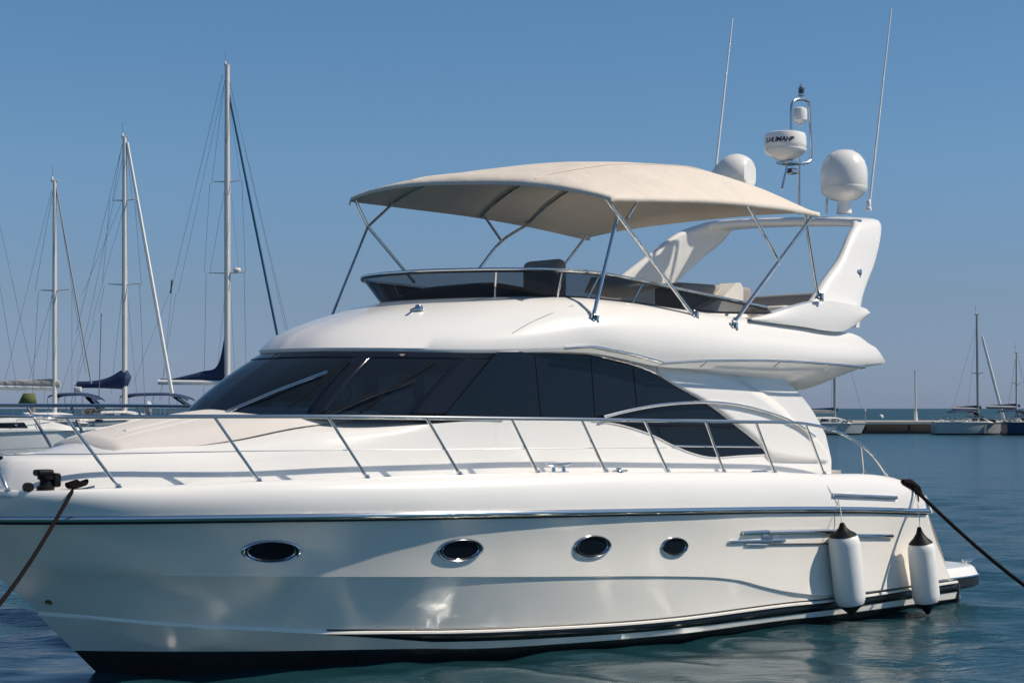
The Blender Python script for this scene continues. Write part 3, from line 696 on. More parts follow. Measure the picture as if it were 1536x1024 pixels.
# far side
tf = -(BW-.1)
def fl(x, y, t=tf): return px(x, y, t)
strut(fl(497, 476, -1.25), fl(552, 340)); strut(fl(552, 340), can(5.02, -BW+.05, -.04))
tubep('bimini_strut', [can(4.46, -BW+.04, -.02), fl(552, 340), fl(622, 424, -1.62)], .018)
strut(fl(752, 361), can(6.38, -BW+.05, -.04))
tubep('bimini_strut', spl([fl(718, 404), fl(752, 362), can(7.12, -BW+.05, -.04)], 5), .018)
strut(fl(843, 402), fl(879, 354), .018)

# ---- antennas, domes and the radar mast on the arch
def archtop(t): return 4.87+.03*(1.1-t)
part('satellite_dome', None, lambda m: (m.lathe([(.10, 0), (.085, .12), (.085, .16), (.17, .18), (.27, .25), (.297, .32), (.297, .335), (.292, .34), (.296, .35), (.298, .50), (.290, .575), (.262, .665), (.205, .745), (.12, .80), (.0, .82)], 'gelcoat', tuple(Vector(px(1266, 318, .74))-Vector((0, 0, .02))), seg=40)), sharp=40)
def cutdome(m_):
    c = Vector(px(1104, 263, -.95)); r = .288; rows = []
    rd = Vector((CU*.86-0, SU*.86, 0))
    cutd = Vector((.28, .96, 0)).normalized()       # the cut faces the right of the picture
    for i in range(25):
        ph = -math.pi/2+math.pi*i/24; row = []
        for j in range(40):
            d = Vector((math.cos(ph)*math.cos(2*math.pi*j/40), math.cos(ph)*math.sin(2*math.pi*j/40), math.sin(ph)))
            p = d*r; k = p.dot(cutd)
            if k > r*.74: p = p-cutd*(k-r*.74)
            row.append(tuple(c+p))
        rows.append(row)
    m_.grid(rows, 'gelcoat', cv=True)
    m_.lathe([(.11, -.5), (.10, -.28), (.15, -.24)], 'gelcoat', tuple(c))
part('radome', None, cutdome, sharp=22)
rc = px(1178, 219, 0.0); ms = rc[0]
def lat(prof, o, m_='gelcoat', seg=40):
    b_ = MB(); b_.lathe(prof, m_, o, seg=seg); return b_
rad = lat([(.05, -.20), (.10, -.185), (.19, -.14), (.262, -.085), (.272, -.06), (.272, -.045), (.262, -.04), (.268, -.03), (.275, .02), (.270, .11), (.255, .155), (.20, .175), (.0, .185)], rc)
rad_o = Y('radar_scanner', rad, sharp=35)
# lettering wrapped round the front of the scanner
def lettering(txt, size, centre, radius, ang0, z0, parent):
    cu_ = bpy.data.curves.new('lettering', 'FONT'); cu_.body = txt; cu_.size = size; cu_.shear = .25; cu_.offset = .003; cu_.align_x = 'CENTER'; cu_.space_character = .94
    t_ = bpy.data.objects.new('lettering', cu_); C.objects.link(t_); bpy.context.view_layer.update()
    me = bpy.data.meshes.new_from_object(t_.evaluated_get(bpy.context.evaluated_depsgraph_get())); bpy.data.objects.remove(t_)
    bm = bmesh.new(); bm.from_mesh(me); bmesh.ops.subdivide_edges(bm, edges=[e for e in bm.edges if e.calc_length() > .02], cuts=3); bm.to_mesh(me); bm.free()
    for v in me.vertices:
        a = ang0+v.co.x/radius; v.co = Vector((centre[0]+radius*math.cos(a), -centre[1]+radius*math.sin(a), centre[2]+z0+v.co.y))
    me.materials.clear(); me.materials.append(M['ink'])
    o = bpy.data.objects.new('lettering', me); C.objects.link(o); o.parent = parent; return o
camdir = math.atan2(-rc[1]*0-(OY+rc[0]*SU), -(OX+rc[0]*CU))-TH   # towards the camera, in the boat's frame
lettering('S-HUMAHB', .088, rc, .2745, camdir-.36, .02, rad_o)
def pm(x, y, t=0.): return px(x, y, t)
part('radar_mast', None, lambda m: (m.tube([pm(1173, 284), pm(1181, 248), pm(1180, 240)], .017, 'steel'), m.tube([pm(1199, 322), pm(1199, 246), pm(1199, 238)], .019, 'steel'),
     m.tube(spl([pm(1187, 200), pm(1187, 165), pm(1191, 152), pm(1200, 149), pm(1210, 151), pm(1214, 162), pm(1217, 230), pm(1214, 242), pm(1203, 245), pm(1173, 245)], 5), .021, 'steel'),
     m.box(pm(1184, 245), (.28, .22, .035), 'steel', .008)))
tubep('antenna_post', [pm(1240, 320, .5), pm(1240, 298, .5)], .018, 'steel')
part('gps_dome', None, lambda m: m.lathe([(.025, -.16), (.025, -.11), (.06, -.105), (.09, -.075), (.092, -.05), (.095, .03), (.085, .075), (.05, .095), (.0, .1)], 'gelcoat', pm(1200, 172), seg=28), sharp=40)
part('mast_lamp', None, lambda m: (m.lathe([(.014, -.09), (.014, -.05), (.045, -.045), (.045, -.02), (.034, -.018), (.034, .05), (.045, .055), (.03, .07), (.03, .10), (.012, .105), (.0, .13)], 'steel', pm(1202, 139), seg=18), m.lathe([(.038, -.015), (.038, .045)], 'lens', pm(1202, 139), seg=18)))
part('flood_lamp', None, lambda m: (m.box(pm(1188, 257), (.13, .11, .08), 'steel', .02), m.box(Vector(pm(1188, 257))+Vector((-.065, .0, -.0)), (.012, .09, .06), 'lens', .004)))
def antenna(b0, b1, m_):
    m_.lathe([(.04, 0), (.04, .03), (.028, .045), (.032, .11), (.02, .13)], 'gelcoat', b0, seg=14)
    m_.tube([b0, lerp(b0, b1, .02), lerp(b0, b1, .5), b1], [.016, .016, .013, .009], 'gelcoat', seg=8); m_.tube([b1, (b1[0], b1[1], b1[2]+.02)], .006, 'steel', seg=6)
part('whip_antenna', None, lambda m: antenna(px(1303, 316, 1.32), px(1337, 13, 1.32), m))
part('whip_antenna', None, lambda m: antenna(px(1072, 268, -1.15), px(1099, 27, -1.15), m))

# ---- guard rails
GT = lambda s, z: LG.plan(s)-.035
def gp(x, y): return pxf(x, y, GT, 1.9)
front = [(-1.35, .62), (-1.75, .30), (-1.95, 0.0)]
top_px = [(20, 624.5), (100, 625), (322, 624.5), (493, 624.5), (640, 626), (767, 627.5), (872, 628.5), (967, 630), (1058, 631.5), (1134, 632.5), (1185, 633.5), (1212, 636), (1240, 642), (1270, 653.5), (1298, 672), (1317, 692), (1331, 713)]
zt = lambda s: 2.36+.02*max(0, -s)
topn = [(-1.62, .58, 2.40), (-1.2, .92, 2.385)]+[gp(x, y) for x, y in top_px if gp(x, y)[0] > -.9]
rail = spl(topn, 8); tubep('guard_rail', rail, .0185)
mid = [(-1.4, .6, 2.05)]+[gp(x, y) for x, y in [(60, 681), (150, 680.5), (400, 676), (700, 673.5), (1000, 671)]]
tubep('guard_wire', spl(mid, 8), .004, 'steel')
ST = [((-6, 690), (11, 737)), ((100, 627), (178, 731)), ((322, 626), (389, 722)), ((493, 626), (551, 717)), ((640, 627), (690, 712)), ((767, 628), (807, 710)), ((872, 629), (909, 709)), ((967, 631), (1002, 708.5)), ((1058, 632), (1086, 708.5)), ((1134, 633), (1162, 709)), ((1208, 635), (1236, 711)), ((1293, 669), (1297, 710))]
def stanchion(a, b):
    o = tubep('stanchion', [a, b], .0145); m_ = MB(); m_.lathe([(.032, -.012), (.032, .004), (.02, .012), (.019, .03)], 'chrome', (b[0], b[1], b[2]+.005), (0, 0, 1), 12); Y('stanchion_foot', m_, o)
for a, b in ST: stanchion(gp(*a), gp(*b))
# starboard side
far_top = [(a, -b, c+.10) for a, b, c in rail if a < 8.6]
tubep('guard_rail', far_top, .0185); tubep('guard_wire', [(a, -b, c) for a, b, c in spl(mid, 8)], .004, 'steel')
FG = lambda s, z: -(LG.plan(s)-.035)
for a, b in (((42, 610), (76, 670)), ((205, 606), (221, 640))):
    pa, pb = pxf(a[0], a[1], FG, -1.2), pxf(b[0], b[1], FG, -1.2); stanchion(pa, (pb[0]+.05, pb[1], min(pb[2], 2.0)))
    d = (pb[0]-pa[0], pb[1]-pa[1], pb[2]-pa[2]); 
for a, b in ST[2:11]:
    p, q = gp(*a), gp(*b); stanchion((p[0], -p[1], p[2]+.10), (q[0], -q[1], q[2]))
pulp = [(-1.62, .58, 2.40), (-2.0, .34, 2.42), (-2.16, 0, 2.43), (-2.0, -.34, 2.47), (-1.62, -.58, 2.5)]
tubep('pulpit', spl(pulp, 6), .0185)
stanchion((-2.0, .34, 2.42), (-1.72, .28, 1.8)); stanchion((-2.0, -.34, 2.47), (-1.72, -.28, 1.8))

# ---- portholes
def porthole(cx_, cy_, rx, ry, tilt):
    ct, st_ = math.cos(R(tilt)), math.sin(R(tilt))
    def ring(k, off):
        out = []
        for j in range(40):
            a = 2*math.pi*j/40; u, v = rx*k*math.cos(a), ry*k*math.sin(a)
            p, n = hit(cx_+u*ct-v*st_, cy_+u*st_+v*ct); out.append(p+n*off)
        return out
    m_ = MB(); m_.grid([ring(1.08, -.004), ring(1.06, .014), ring(.99, .024), ring(.92, .014), ring(.88, .012), ring(.85, .018), ring(.80, .008)], 'chrome', cv=True)
    o = Y('porthole', m_, sharp=60); g = MB(); g.poly(ring(.84, .009), 'window'); Y('porthole_glass', g, o, sharp=5)
    g = MB(); g.tube([tuple(q) for q in ring(.90, .016)], .006, 'rubber', seg=6, closed=True); Y('porthole_seal', g, o)
for a in ((407, 826, 43, 16, -1), (690, 824, 33, 16, -6), (888, 819, 27, 16, -7), (1011.5, 819, 19, 13.5, -5)): porthole(*a)

# ---- trim bars, vents, seams and fittings on the topsides
BUL = None
for o in bpy.data.objects:
    if o.name == 'bulwark': BUL = BVHTree.FromPolygons([(v.co.x, -v.co.y, v.co.z) for v in o.data.vertices], [tuple(p.vertices) for p in o.data.polygons])
def side(x, y, off=.012):
    for b in (HB, BUL):
        p, n = hit(x, y, b)
        if p is not None: return tuple(p+n*off)
    return px(x, y, 2.15)
def bar(name, a, b, r, m_='chrome', nn=8, par=None, off=.012): 
    pts = [side(a[0]+(b[0]-a[0])*k/nn, a[1]+(b[1]-a[1])*k/nn, off) for k in range(nn+1)]
    return tubep(name, pts, r, m_, par, seg=10, flat=(1, 1))
bar('trim_bar', (1112, 799), (1149, 797), .026); bar('trim_bar', (1150, 798), (1255, 796), .030, 'steel'); bar('trim_bar', (1281, 803), (1337, 803.5), .026)
bar('trim_bar', (1092, 812), (1176, 810), .015); bar('trim_bar', (1117, 816.5), (1150, 816.5), .012, 'steel'); bar('trim_bar', (1150, 815.5), (1243, 814.5), .008, 'charcoal')
bar('trim_bar', (1248, 742), (1343, 746), .024, 'steel')
m_ = MB(); p, n = hit(1150, 806); m_.lathe([(.085, 0), (.085, .012), (.06, .022), (.0, .024)], 'steel', tuple(p), tuple(n), 24); Y('vent_cover', m_)
for pts in (((1232, 713), (1242, 731), (1250, 745), (1257, 757)), ((1252, 770), (1252, 792))):
    tubep('gate_seam', [side(x, y, .001) for x, y in pts], .004, 'seam', n=4 if len(pts) > 2 else 0, seg=6)
m_ = MB(); p, n = hit(73, 902); m_.lathe([(.03, -.01), (.03, .012), (.02, .016), (.014, .006), (.0, .006)], 'brass', tuple(p), tuple(n), 18); Y('drain_fitting', m_)
# swim platform
def platform():
    m_ = MB(); out = [(10.15, 2.03)]+[(10.7, 2.03), (11.12, 2.0), (11.36, 1.90), (11.50, 1.65), (11.56, 1.25), (11.58, 0)]
    o = spl([(a, b, 0) for a, b in out], 6); zs = [(.10, -.20), (.14, -.06), (.20, -.03), (.205, 0), (.33, .0), (.345, -.01), (.445, -.04), (.46, -.08)]
    def row(z, d): return [(a+d*.5, max(0, b+d), z) for a, b, c in o]
    white = [row(.33, .0), row(.345, .012), row(.43, -.03), row(.455, -.06), [(a, 0, .455) for a, b, c in row(.455, -.06)]]
    m_.grid(white, 'gelcoat'); m_.grid([row(.06, -.3), row(.19, -.06), row(.2, .0)], 'hullwhite'); m_.grid([[(a, 0, .06) for a, b, c in row(.06, -.3)], row(.06, -.3)], 'antifoul'); m_.mirror(); pl_ = Y('swim_platform', m_)
    k = MB(); k.grid([row(.205, .0), row(.22, .022), row(.31, .022), row(.328, .0)], 'black').mirror(); Y('platform_fender', k, pl_)
    k = MB(); k.tube([(a+.006, b+.016, .338) for a, b, c in o], .012, 'chrome').mirror(); Y('platform_trim', k, pl_)
    k = MB(); c = px(1452, 850, 1.75); k.tube([(c[0]-.12, c[1], .50), (c[0]+.12, c[1], .50)], .018, 'chrome'); k.box((c[0], c[1], .475), (.12, .05, .05), 'chrome', .01); Y('platform_cleat', k, pl_)
    k = MB(); k.lathe([(.02, -.22), (.02, .0)], 'charcoal', (10.72, 2.05, .26)); Y('platform_post', k, pl_)
platform()
# rounded quarter moulding that closes the stern
def quarter():
    m_ = MB(); o = []
    a = [px(1345, 716, 1.99), px(1372, 727, 1.98), px(1384, 745, 2.02), px(1392, 770, 2.06), px(1405, 805, 2.06), px(1420, 850, 2.02)]
    b_ = [(x+.06, .9, z+.01) for x, y, z in a]; mid_ = [(x+.09, y-.22, z+.01) for x, y, z in a]
    S = [spl(q, 6) for q in (a, [(x+.045, y-.06, z+.004) for x, y, z in a], mid_, b_, [(x, 0, z) for x, y, z in b_])]
    m_.grid(S, 'gelcoat').mirror(); Y('transom', m_, sharp=50)
    tubep('transom_rail', spl([px(1388, 742, 1.95), px(1393, 752, 1.97), px(1399, 768, 1.97)], 5), .014)
quarter()
# cleats and chocks
def cleat(p, L=.30, name='cleat', m_='chrome'):
    k = MB()
    for d in (-L*.2, L*.2): k.lathe([(.028, 0), (.02, .02), (.018, .07)], m_, (p[0]+d, p[1], p[2]), seg=12)
    k.tube([(p[0]-L/2, p[1], p[2]+.088), (p[0]-L*.25, p[1], p[2]+.08), (p[0]+L*.25, p[1], p[2]+.08), (p[0]+L/2, p[1], p[2]+.088)], [.012, .02, .02, .012], m_)
    k.box((p[0], p[1], p[2]+.006), (L*.65, .075, .012), m_, .004); Y(name, k)
c1 = gp(841, 709); cleat((c1[0], c1[1]-.03, deckz(c1[0])-.003), .34)
c2 = gp(928, 708); k = MB(); k.lathe([(.05, 0), (.05, .012), (.028, .02), (.025, .05), (.0, .055)], 'chrome', (c2[0], c2[1], deckz(c2[0])), seg=16); k.tube([(c2[0]-.09, c2[1], deckz(c2[0])+.012), (c2[0]+.12, c2[1], deckz(c2[0])+.012)], .012, 'chrome'); Y('deck_filler', k)
c3 = gp(1137, 709); k = MB(); k.tube([(c3[0]-.12, c3[1]+.01, deckz(c3[0])+.01), (c3[0]+.12, c3[1]+.01, deckz(c3[0])+.01)], .014, 'chrome'); Y('deck_filler', k)
cb = gp(75, 733); cz = deckz(cb[0])
def bowgear(m_):
    x, y = cb[0], cb[1]-.08
    m_.lathe([(.075, 0), (.075, .03), (.05, .045), (.048, .085), (.068, .095), (.07, .12), (.05, .13)], 'rubber', (x, y, cz), seg=20)
    m_.box((x-.02, y, cz+.15), (.15, .12, .055), 'rubber', .02); m_.box((x+.085, y, cz+.085), (.07, .12, .12), 'rubber', .02); m_.lathe([(.04, -.03), (.04, .03)], 'rubber', (x-.16, y, cz+.03), (0, 1, 0), 16)
part('windlass', None, bowgear)
tubep('bow_fairlead', [gp(-30, 742), gp(30, 740), gp(75, 738.5), gp(122, 734), gp(142, 730)], .014, 'chrome', n=4)
tubep('toe_rail', [tuple(Vector(gp(x, y))+Vector((0, .02, 0))) for x, y in ((-40, 748), (0, 745), (60, 742.5), (105, 741))], .012, 'steel', n=3)

# ------------------------------------------------------------------ fenders and mooring lines (things of their own)
def fender(name, label, apex, top, bot, tip, rpx, lanyard):
    t = 2.34; Yd = OY+px(*top, t)[0]*SU-t*CU; r = rpx*Yd/F
    A, T, B, Z = [Vector(px(*q, t)) for q in (apex, top, bot, tip)]
    root = world((B[0], t, 0)); root.z = world(tuple(Z)).z
    th_ = thing(name, label, 'fender', tuple(root), 0, 'white fenders hanging along the hull')
    W = [world(tuple(q))-root for q in (A, T, B, Z)]; ax = (W[1]-W[2]).normalized(); L = (W[1]-W[2]).length
    b = MB(); b.lathe([(r*.72, -.02), (r*.86, 0), (r*.97, .05), (r, .10), (r*1.005, L*.5), (r, L-.10), (r*.97, L-.05), (r*.86, L), (r*.72, L+.02)], 'fender', tuple(W[2]), tuple(ax)); b.obj('body', th_)
    hT = (W[0]-W[1]).length; b = MB(); b.lathe([(r*.88, .0), (r*.76, .022), (r*.50, hT*.32), (r*.27, hT*.60), (r*.17, hT*.85), (r*.14, hT*.96), (.0, hT)], 'rubber', tuple(W[1]), tuple(ax)); b.obj('cap', th_)
    hB = (W[2]-W[3]).length; b = MB(); b.lathe([(r*.90, .0), (r*.78, .022), (r*.60, hB*.32), (r*.32, hB*.66), (r*.18, hB*.9), (r*.15, hB*.97), (.0, hB)], 'rubber', tuple(W[2]), tuple(-ax)); b.obj('cap', th_)
    b = MB(); pts = [W[0]-ax*.03]+[world(q)-root for q in lanyard]; b.tube([tuple(p) for p in pts], .006, 'cord', seg=6); b.obj('lanyard', th_)
fender('boat_fender', 'white sausage fender hanging between the trim bars, further from the stern', (1263, 783), (1265, 803), (1276, 905), (1278, 923), 23.5, [px(1261, 766, 2.26), px(1257, 745, 2.17), px(1250, 722, 2.02), px(1249, 711, 1.95)])
fender('boat_fender', 'white sausage fender beside the swim platform, nearest the stern', (1380, 789), (1381, 814), (1390, 902), (1393, 920), 20.5, [px(1378, 767, 2.26), px(1375, 745, 2.12), px(1373, 728, 1.98)])
def rope(name, label, pts, r, knot=None):
    b = MB(); o = Vector(pts[0]); b.tube([tuple(Vector(p)-o) for p in pts], r, 'rope', seg=8)
    ob = b.obj(name); ob.location = o; tag(ob, label, 'rope'); return ob
a = world(gp(110, 737)+()); a.z += .02
e = Vector(((-70-CX)/F*12.2, 12.2, H-(985-HOR)*12.2/F)); 
pb = [tuple(a.lerp(e, k/12)+Vector((0, 0, -.10*math.sin(math.pi*k/12)))) for k in range(13)]
r1 = rope('mooring_rope', 'dark brown mooring rope running down from the bow deck', pb, .017)
k = MB()
for j in range(5): 
    k.tube([(.05*math.cos(q)+.022*j-.05, .04*math.sin(q), .006*j+.018*math.cos(q*2)) for q in [2*math.pi*i/14 for i in range(14)]], .014, 'rope', seg=6, closed=True)
kn = k.obj('knot', r1, weld=False); kn.location = (.02, .06, .03); kn.rotation_euler = (0, 0, TH)
a = world(px(1362, 724, 1.97)); e = Vector(((1700-CX)/F*17.5, 17.5, H-(985-HOR)*17.5/F))
pb = [tuple(a.lerp(e, j/12)+Vector((0, 0, -.14*math.sin(math.pi*j/12)))) for j in range(13)]
r2 = rope('mooring_rope', 'black mooring rope stretching right from the stern quarter', pb, .022)
k = MB(); k.tube([tuple(world(px(x, y, 2.05))-a) for x, y in ((1354, 722), (1364, 725), (1374, 733), (1381, 743))], [.03, .06, .06, .03], 'rope', seg=8)
k.tube([tuple(world(px(x, y, 2.08))-a) for x, y in ((1374, 735), (1375, 748), (1377, 757))], [.03, .03, .02], 'rope', seg=8)
k.obj('chafe_sleeve', r2)

# ------------------------------------------------------------------ background boats
def atY(x, y, Yd): return Vector(((x-CX)/F*Yd, Yd, H-(y-HOR)*Yd/F))
def sailboat(name, label, mast_px, Yd, top_y, Lf, La, beam, fb_, hullm, boom, spread, stays, hood=None, stripe=None, rz=0., mastr=.10, cat='sailboat', cabin=True, lean=0, boot='black', jib=None, mastm='alloy', fb_bow=1.25, extra=None, group=None, cabm='boatdeck', wcol='window'):
    base = atY(mast_px, HOR, Yd); th_ = thing(name, label, cat, (base.x, Yd, 0), rz, group)
    u = Yd/F                                          # metres per photo pixel at that distance
    # hull, bow towards +x
    b = MB(); N = 28; rows = {k: [] for k in ('k', 'w', 's', 'sh', 'dk')}
    for i in range(N+1):
        q = i/N; x = -La+(Lf+La)*q; bw = beam/2*min(1, (1-q**3.2))*(.78+.22*min(1, q*3)) if q < 1 else 0
        sh = fb_*(1+(fb_bow-1)*max(0, q-.3)**1.5/.59+.04*(1-q)); ov = q**4*.5
        rows['k'].append((x*1.0-ov*1.6, 0, -.5*(1-q**4))); rows['w'].append((x-ov*1.1, bw*.86, 0.0)); rows['s'].append((x-ov*.9, bw*.90, .14)); rows['sh'].append((x, bw, sh)); rows['dk'].append((x, 0, sh+.06))
    b.grid([rows['s'], [lerp(p, q, .5) for p, q in zip(rows['s'], rows['sh'])], rows['sh']], hullm); b.grid([rows['k'], rows['w'], rows['s']], boot); b.mirror()
    for key in (('s', 'sh', hullm), ('k', 's', boot)):
        p, q = rows[key[0]][0], rows[key[1]][0]; b.poly([p, q, (q[0], -q[1], q[2]), (p[0], -p[1], p[2])], key[2])
    b.obj('hull', th_)
    b = MB(); b.grid([[(x, y*.98, z+.0) for x, y, z in rows['sh']], rows['dk']], 'boatdeck').mirror(); b.obj('deck', th_)
    b = MB(); b.tube([(x, -y-.015, z+.01) for x, y, z in rows['sh']], .035, 'boatdeck', seg=6); b.tube([(x, y+.015, z+.01) for x, y, z in rows['sh']], .035, 'boatdeck', seg=6); b.obj('toe_rail', th_)
    if stripe:
        b = MB(); b.grid([[(x, -y-.02, z) for x, y, z in [lerp(p, q, f) for p, q in zip(rows['s'], rows['sh'])]] for f in (.72, .84)], stripe); b.obj('sheer_stripe', th_, solid=.01)
    dz = fb_
    if cabin:
        b = MB(); x0, x1 = -La*.30, Lf*.52; hw = beam*.30; hc = .55; P = [(x0, 0), (x0+.05, hc*.95), (x0+.4, hc), ((x0+x1)/2, hc*1.02), (x1-.9, hc*.75), (x1, 0)]
        prof = spl([(p[0], 0, p[1]) for p in P], 5)
        b.grid([[(x, yy, dz+z*zz) for x, _, z in prof] for yy, zz in ((-hw*1.1, .0), (-hw, .85), (-hw*.75, 1), (0, 1.06), (hw*.75, 1), (hw, .85), (hw*1.1, 0))], cabm); cab = b.obj('cabin', th_, sharp=30)
        for f0, f1 in ((.18, .40), (.46, .66)):
            b = MB(); xa, xb = x0+(x1-x0)*f0, x0+(x1-x0)*f1; y_ = -hw*1.045-.012
            b.poly([(xa, y_-.03, dz+.20), (xb, y_-.03, dz+.20), (xb-.12, y_+.03, dz+.40), (xa+.06, y_+.03, dz+.42)], wcol); b.obj('window', cab, solid=.015)
    # mast and rig
    mh = H-(top_y-HOR)*u; m0 = dz+(.45 if cabin else .1)
    def mp(z): return (lean*(z-m0), 0, z)
    b = MB(); b.tube([mp(m0-.6), mp(m0+(mh-m0)*.6), mp(mh)], [mastr, mastr, mastr*.78], mastm, seg=10, flat=(1, 1.2)); ma = b.obj('mast', th_)
    b = MB(); b.box((lean*(mh-m0), 0, mh+.03), (.42, .10, .10), mastm, .02); b.tube([(lean*(mh-m0)-.1, 0, mh), (lean*(mh-m0)-.14, 0, mh+.9)], .014, 'wire', seg=5); b.lathe([(.05, 0), (.05, .16), (.02, .2)], 'boatdeck', (lean*(mh-m0)-.12, 0, mh+.06), seg=8); b.obj('masthead', ma)
    ends = {}
    for sy, wpx in spread:
        z = H-(sy-HOR)*u; b = MB()
        for sg in (-1, 1): b.tube([mp(z-.02*0), (lean*(z-m0)+sg*wpx*u, -.3*sg, z+.06)], [.045, .025], mastm, seg=6)
        b.obj('spreader', ma); ends[z] = wpx*u
    for (x0, y0, x1, y1, rr, mm, nm) in stays:
        a_, c_ = atY(x0, y0, Yd)-Vector((base.x, Yd, 0)), atY(x1, y1, Yd)-Vector((base.x, Yd, 0)); a_.y = random.uniform(-.2, .2)*.3; c_.y = random.choice((-.6, .6)) if nm == 'shroud' else 0
        b = MB(); b.tube([tuple(a_), tuple(a_.lerp(c_, .5)), tuple(c_)], [rr*.75, rr, rr] if nm == 'furled_jib' else rr, mm, seg=6); b.obj(nm, th_)
    if boom:
        bx, by, kind = boom; L = (mast_px-bx)*u; z = H-(by-HOR)*u
        b = MB(); b.tube([(-.05, 0, z), (-L, 0, z+.05)], .07 if kind == 'navy' else .16, 'jib' if kind != 'dark' else 'alloydark', seg=10); bo = b.obj('boom', th_)
        if kind:
            m_ = {'grey': 'sailgrey', 'navy': 'navy', 'dark': 'navy', 'tall': 'navy'}[kind]; b = MB(); pts, rr = [], []
            for i in range(15):
                q = i/14; hgt = {'grey': .30-.10*q, 'navy': (.60*(1-q)**3+.20) if q > .12 else .50+1.6*q, 'dark': .2-.1*q, 'tall': .12}[kind]
                pts.append((.30-L*1.04*q, 0, z+.07+hgt*(.55 if kind != 'navy' else .72)-(.16 if kind == 'navy' else 0))); rr.append(hgt*(1 if q > .03 else .6))
            b.tube(pts, rr, m_, seg=12, flat=(1, .5)); sc = b.obj('sail_cover', bo)
            if kind == 'tall':                        # sail still partly up along the mast
                b = MB(); A_ = [(-.12, .0, z+.15), (-.5, 0, z+.18), (-1.6, 0, z+.16), (-3.6, 0, z+.10)]; B_ = [(-.10, 0, z+3.4), (-.62, 0, z+1.15), (-1.7, 0, z+.72), (-3.7, 0, z+.22)]
                b.grid([spl(A_, 5), spl(B_, 5)], 'navy'); b.obj('lowered_sail', bo, solid=.10)
    if hood:
        hx0, hx1, hy, m_ = hood; z1 = H-(hy-HOR)*u; xa, xb = (hx0-mast_px)*u, (hx1-mast_px)*u; hw = beam*.33
        b = MB(); P = spl([(xa, 0, z1-.12), (xa+.15*(xb-xa), 0, z1), (xa+.6*(xb-xa), 0, z1+.02), (xa+.85*(xb-xa), 0, z1-.18), (xb, 0, z1-.62)], 5); P = P[:-3]
        b.grid([[(x, yy, z+zz) for x, _, z in P] for yy, zz in ((-hw, -.10), (-hw*.8, 0), (0, .05), (hw*.8, 0), (hw, -.1))], m_); ho = b.obj('spray_hood', th_, solid=.03)
        b = MB()
        for f in (.02, .35, .68):
            x = xa+(xb-xa)*f
            for sg in (-1, 1): b.tube(spl([(x, sg*hw, z1-.1), (x-.05, sg*hw*1.02, z1-.5), (x+.25, sg*hw*1.05, dz+.05)], 4), .022, 'steel', seg=6)
        b.obj('hood_frame', ho)
        b = MB(); xw = xa+(xb-xa)*.70
        b.grid([[(xw, y_, z1-.18), (xb+.05, y_*1.03, dz+.45)] for y_ in (-hw*.95, 0, hw*.95)], 'smoke'); b.obj('hood_window', ho, solid=.01)
    # lifelines and pulpit
    b = MB(); q0 = [(x, y*.95, z) for x, y, z in rows['sh']]
    for sg in (-1, 1):
        for hgt in (.35, .62): b.tube([(x, y*sg, z+hgt) for x, y, z in q0[::3]+[q0[-1]]], .011, 'wire', seg=5)
        for x, y, z in q0[::4]: b.tube([(x, y*sg, z), (x, y*sg, z+.63)], .014, 'steel', seg=5)
    b.obj('lifelines', th_)
    rg = random.Random(int(mast_px))
    for k in range(9):
        x = -La*.9+(Lf+La)*.8*k/8+rg.uniform(-.3, .3); y_ = -beam*.36*rg.uniform(.6, 1); kind = rg.randrange(3); b = MB(); z0 = dz+.03
        if kind == 0: b.lathe([(.11, 0), (.09, .06), (.07, .12), (.10, .20), (.0, .21)], 'steel', (x, y_, z0), seg=12); b.obj('winch', th_)
        elif kind == 1: b.box((x, y_, z0+.14), (rg.uniform(.3, .7), .35, .28), rg.choice(['seat', 'navy', 'teak', 'sailgrey']), .04); b.obj('deck_box', th_)
        else:
            b.tube([(x+.2*math.cos(q), y_+.2*math.sin(q), z0+.05+.012*q) for q in [i*.5 for i in range(34)]], .03, rg.choice(['jib', 'navy', 'sailgrey']), seg=5); b.obj('coiled_rope', th_)
    if extra: extra(th_, u, base, dz)
    return th_

W1, W2 = .0125, .0095
def ex_A(th_, u, base, dz):
    b = MB(); x = (49-82)*u
    b.grid([[(x-.3, -.8, H-(590-HOR)*u), (x+.35, -.8, H-(590-HOR)*u)], [(x-.55, -.95, H-(606-HOR)*u), (x+.5, -.95, H-(606-HOR)*u)]], 'olive'); b.obj('side_curtain', th_, solid=.03)
    b = MB(); b.grid([[(-2.9, -1.62, 1.18), (-.4, -1.70, 1.20)], [(-2.9, -1.60, .85), (-.4, -1.68, .86)]], 'navy'); b.obj('hull_window', th_, solid=.02)
def ex_B(th_, u, base, dz):
    b = MB(); b.box(((118-187)*u, -.2, H-(584-HOR)*u), (.42, .3, .3), 'seat', .05); b.obj('horseshoe_buoy', th_)
    b = MB(); b.box((-1.9, -.7, dz+.45), (.5, .5, .6), 'teak', .04); b.obj('wheel_pedestal', th_)
S = 'shroud'
sailboat('sailboat', 'white sailboat with the shortest mast and a furled grey sail on its boom, leftmost', 82, 96, 272, 4.0, 5.4, 3.3, 1.62, 'boatgrey', (-20, 582, 'grey'), [(436, 25)],
         [(84, 280, 137, 575, .045, 'alloydark', 'forestay'), (84, 280, 133, 560, W1, 'wire', S), (78, 285, 10, 580, W2, 'wire', S), (80, 284, 57, 438, W1, 'wire', S), (57, 438, 52, 612, W1, 'wire', S), (84, 284, 108, 435, W1, 'wire', S), (108, 435, 112, 612, W2, 'wire', S), (80, 440, 30, 600, W2, 'wire', S), (78, 440, 70, 610, W2, 'wire', S), (0, 340, 56, 574, W1, 'wire', S), (-5, 400, 22, 590, W2, 'wire', S)],
         None, 'navy', 0, .13, extra=ex_A, mastm='alloy', fb_bow=1.12)
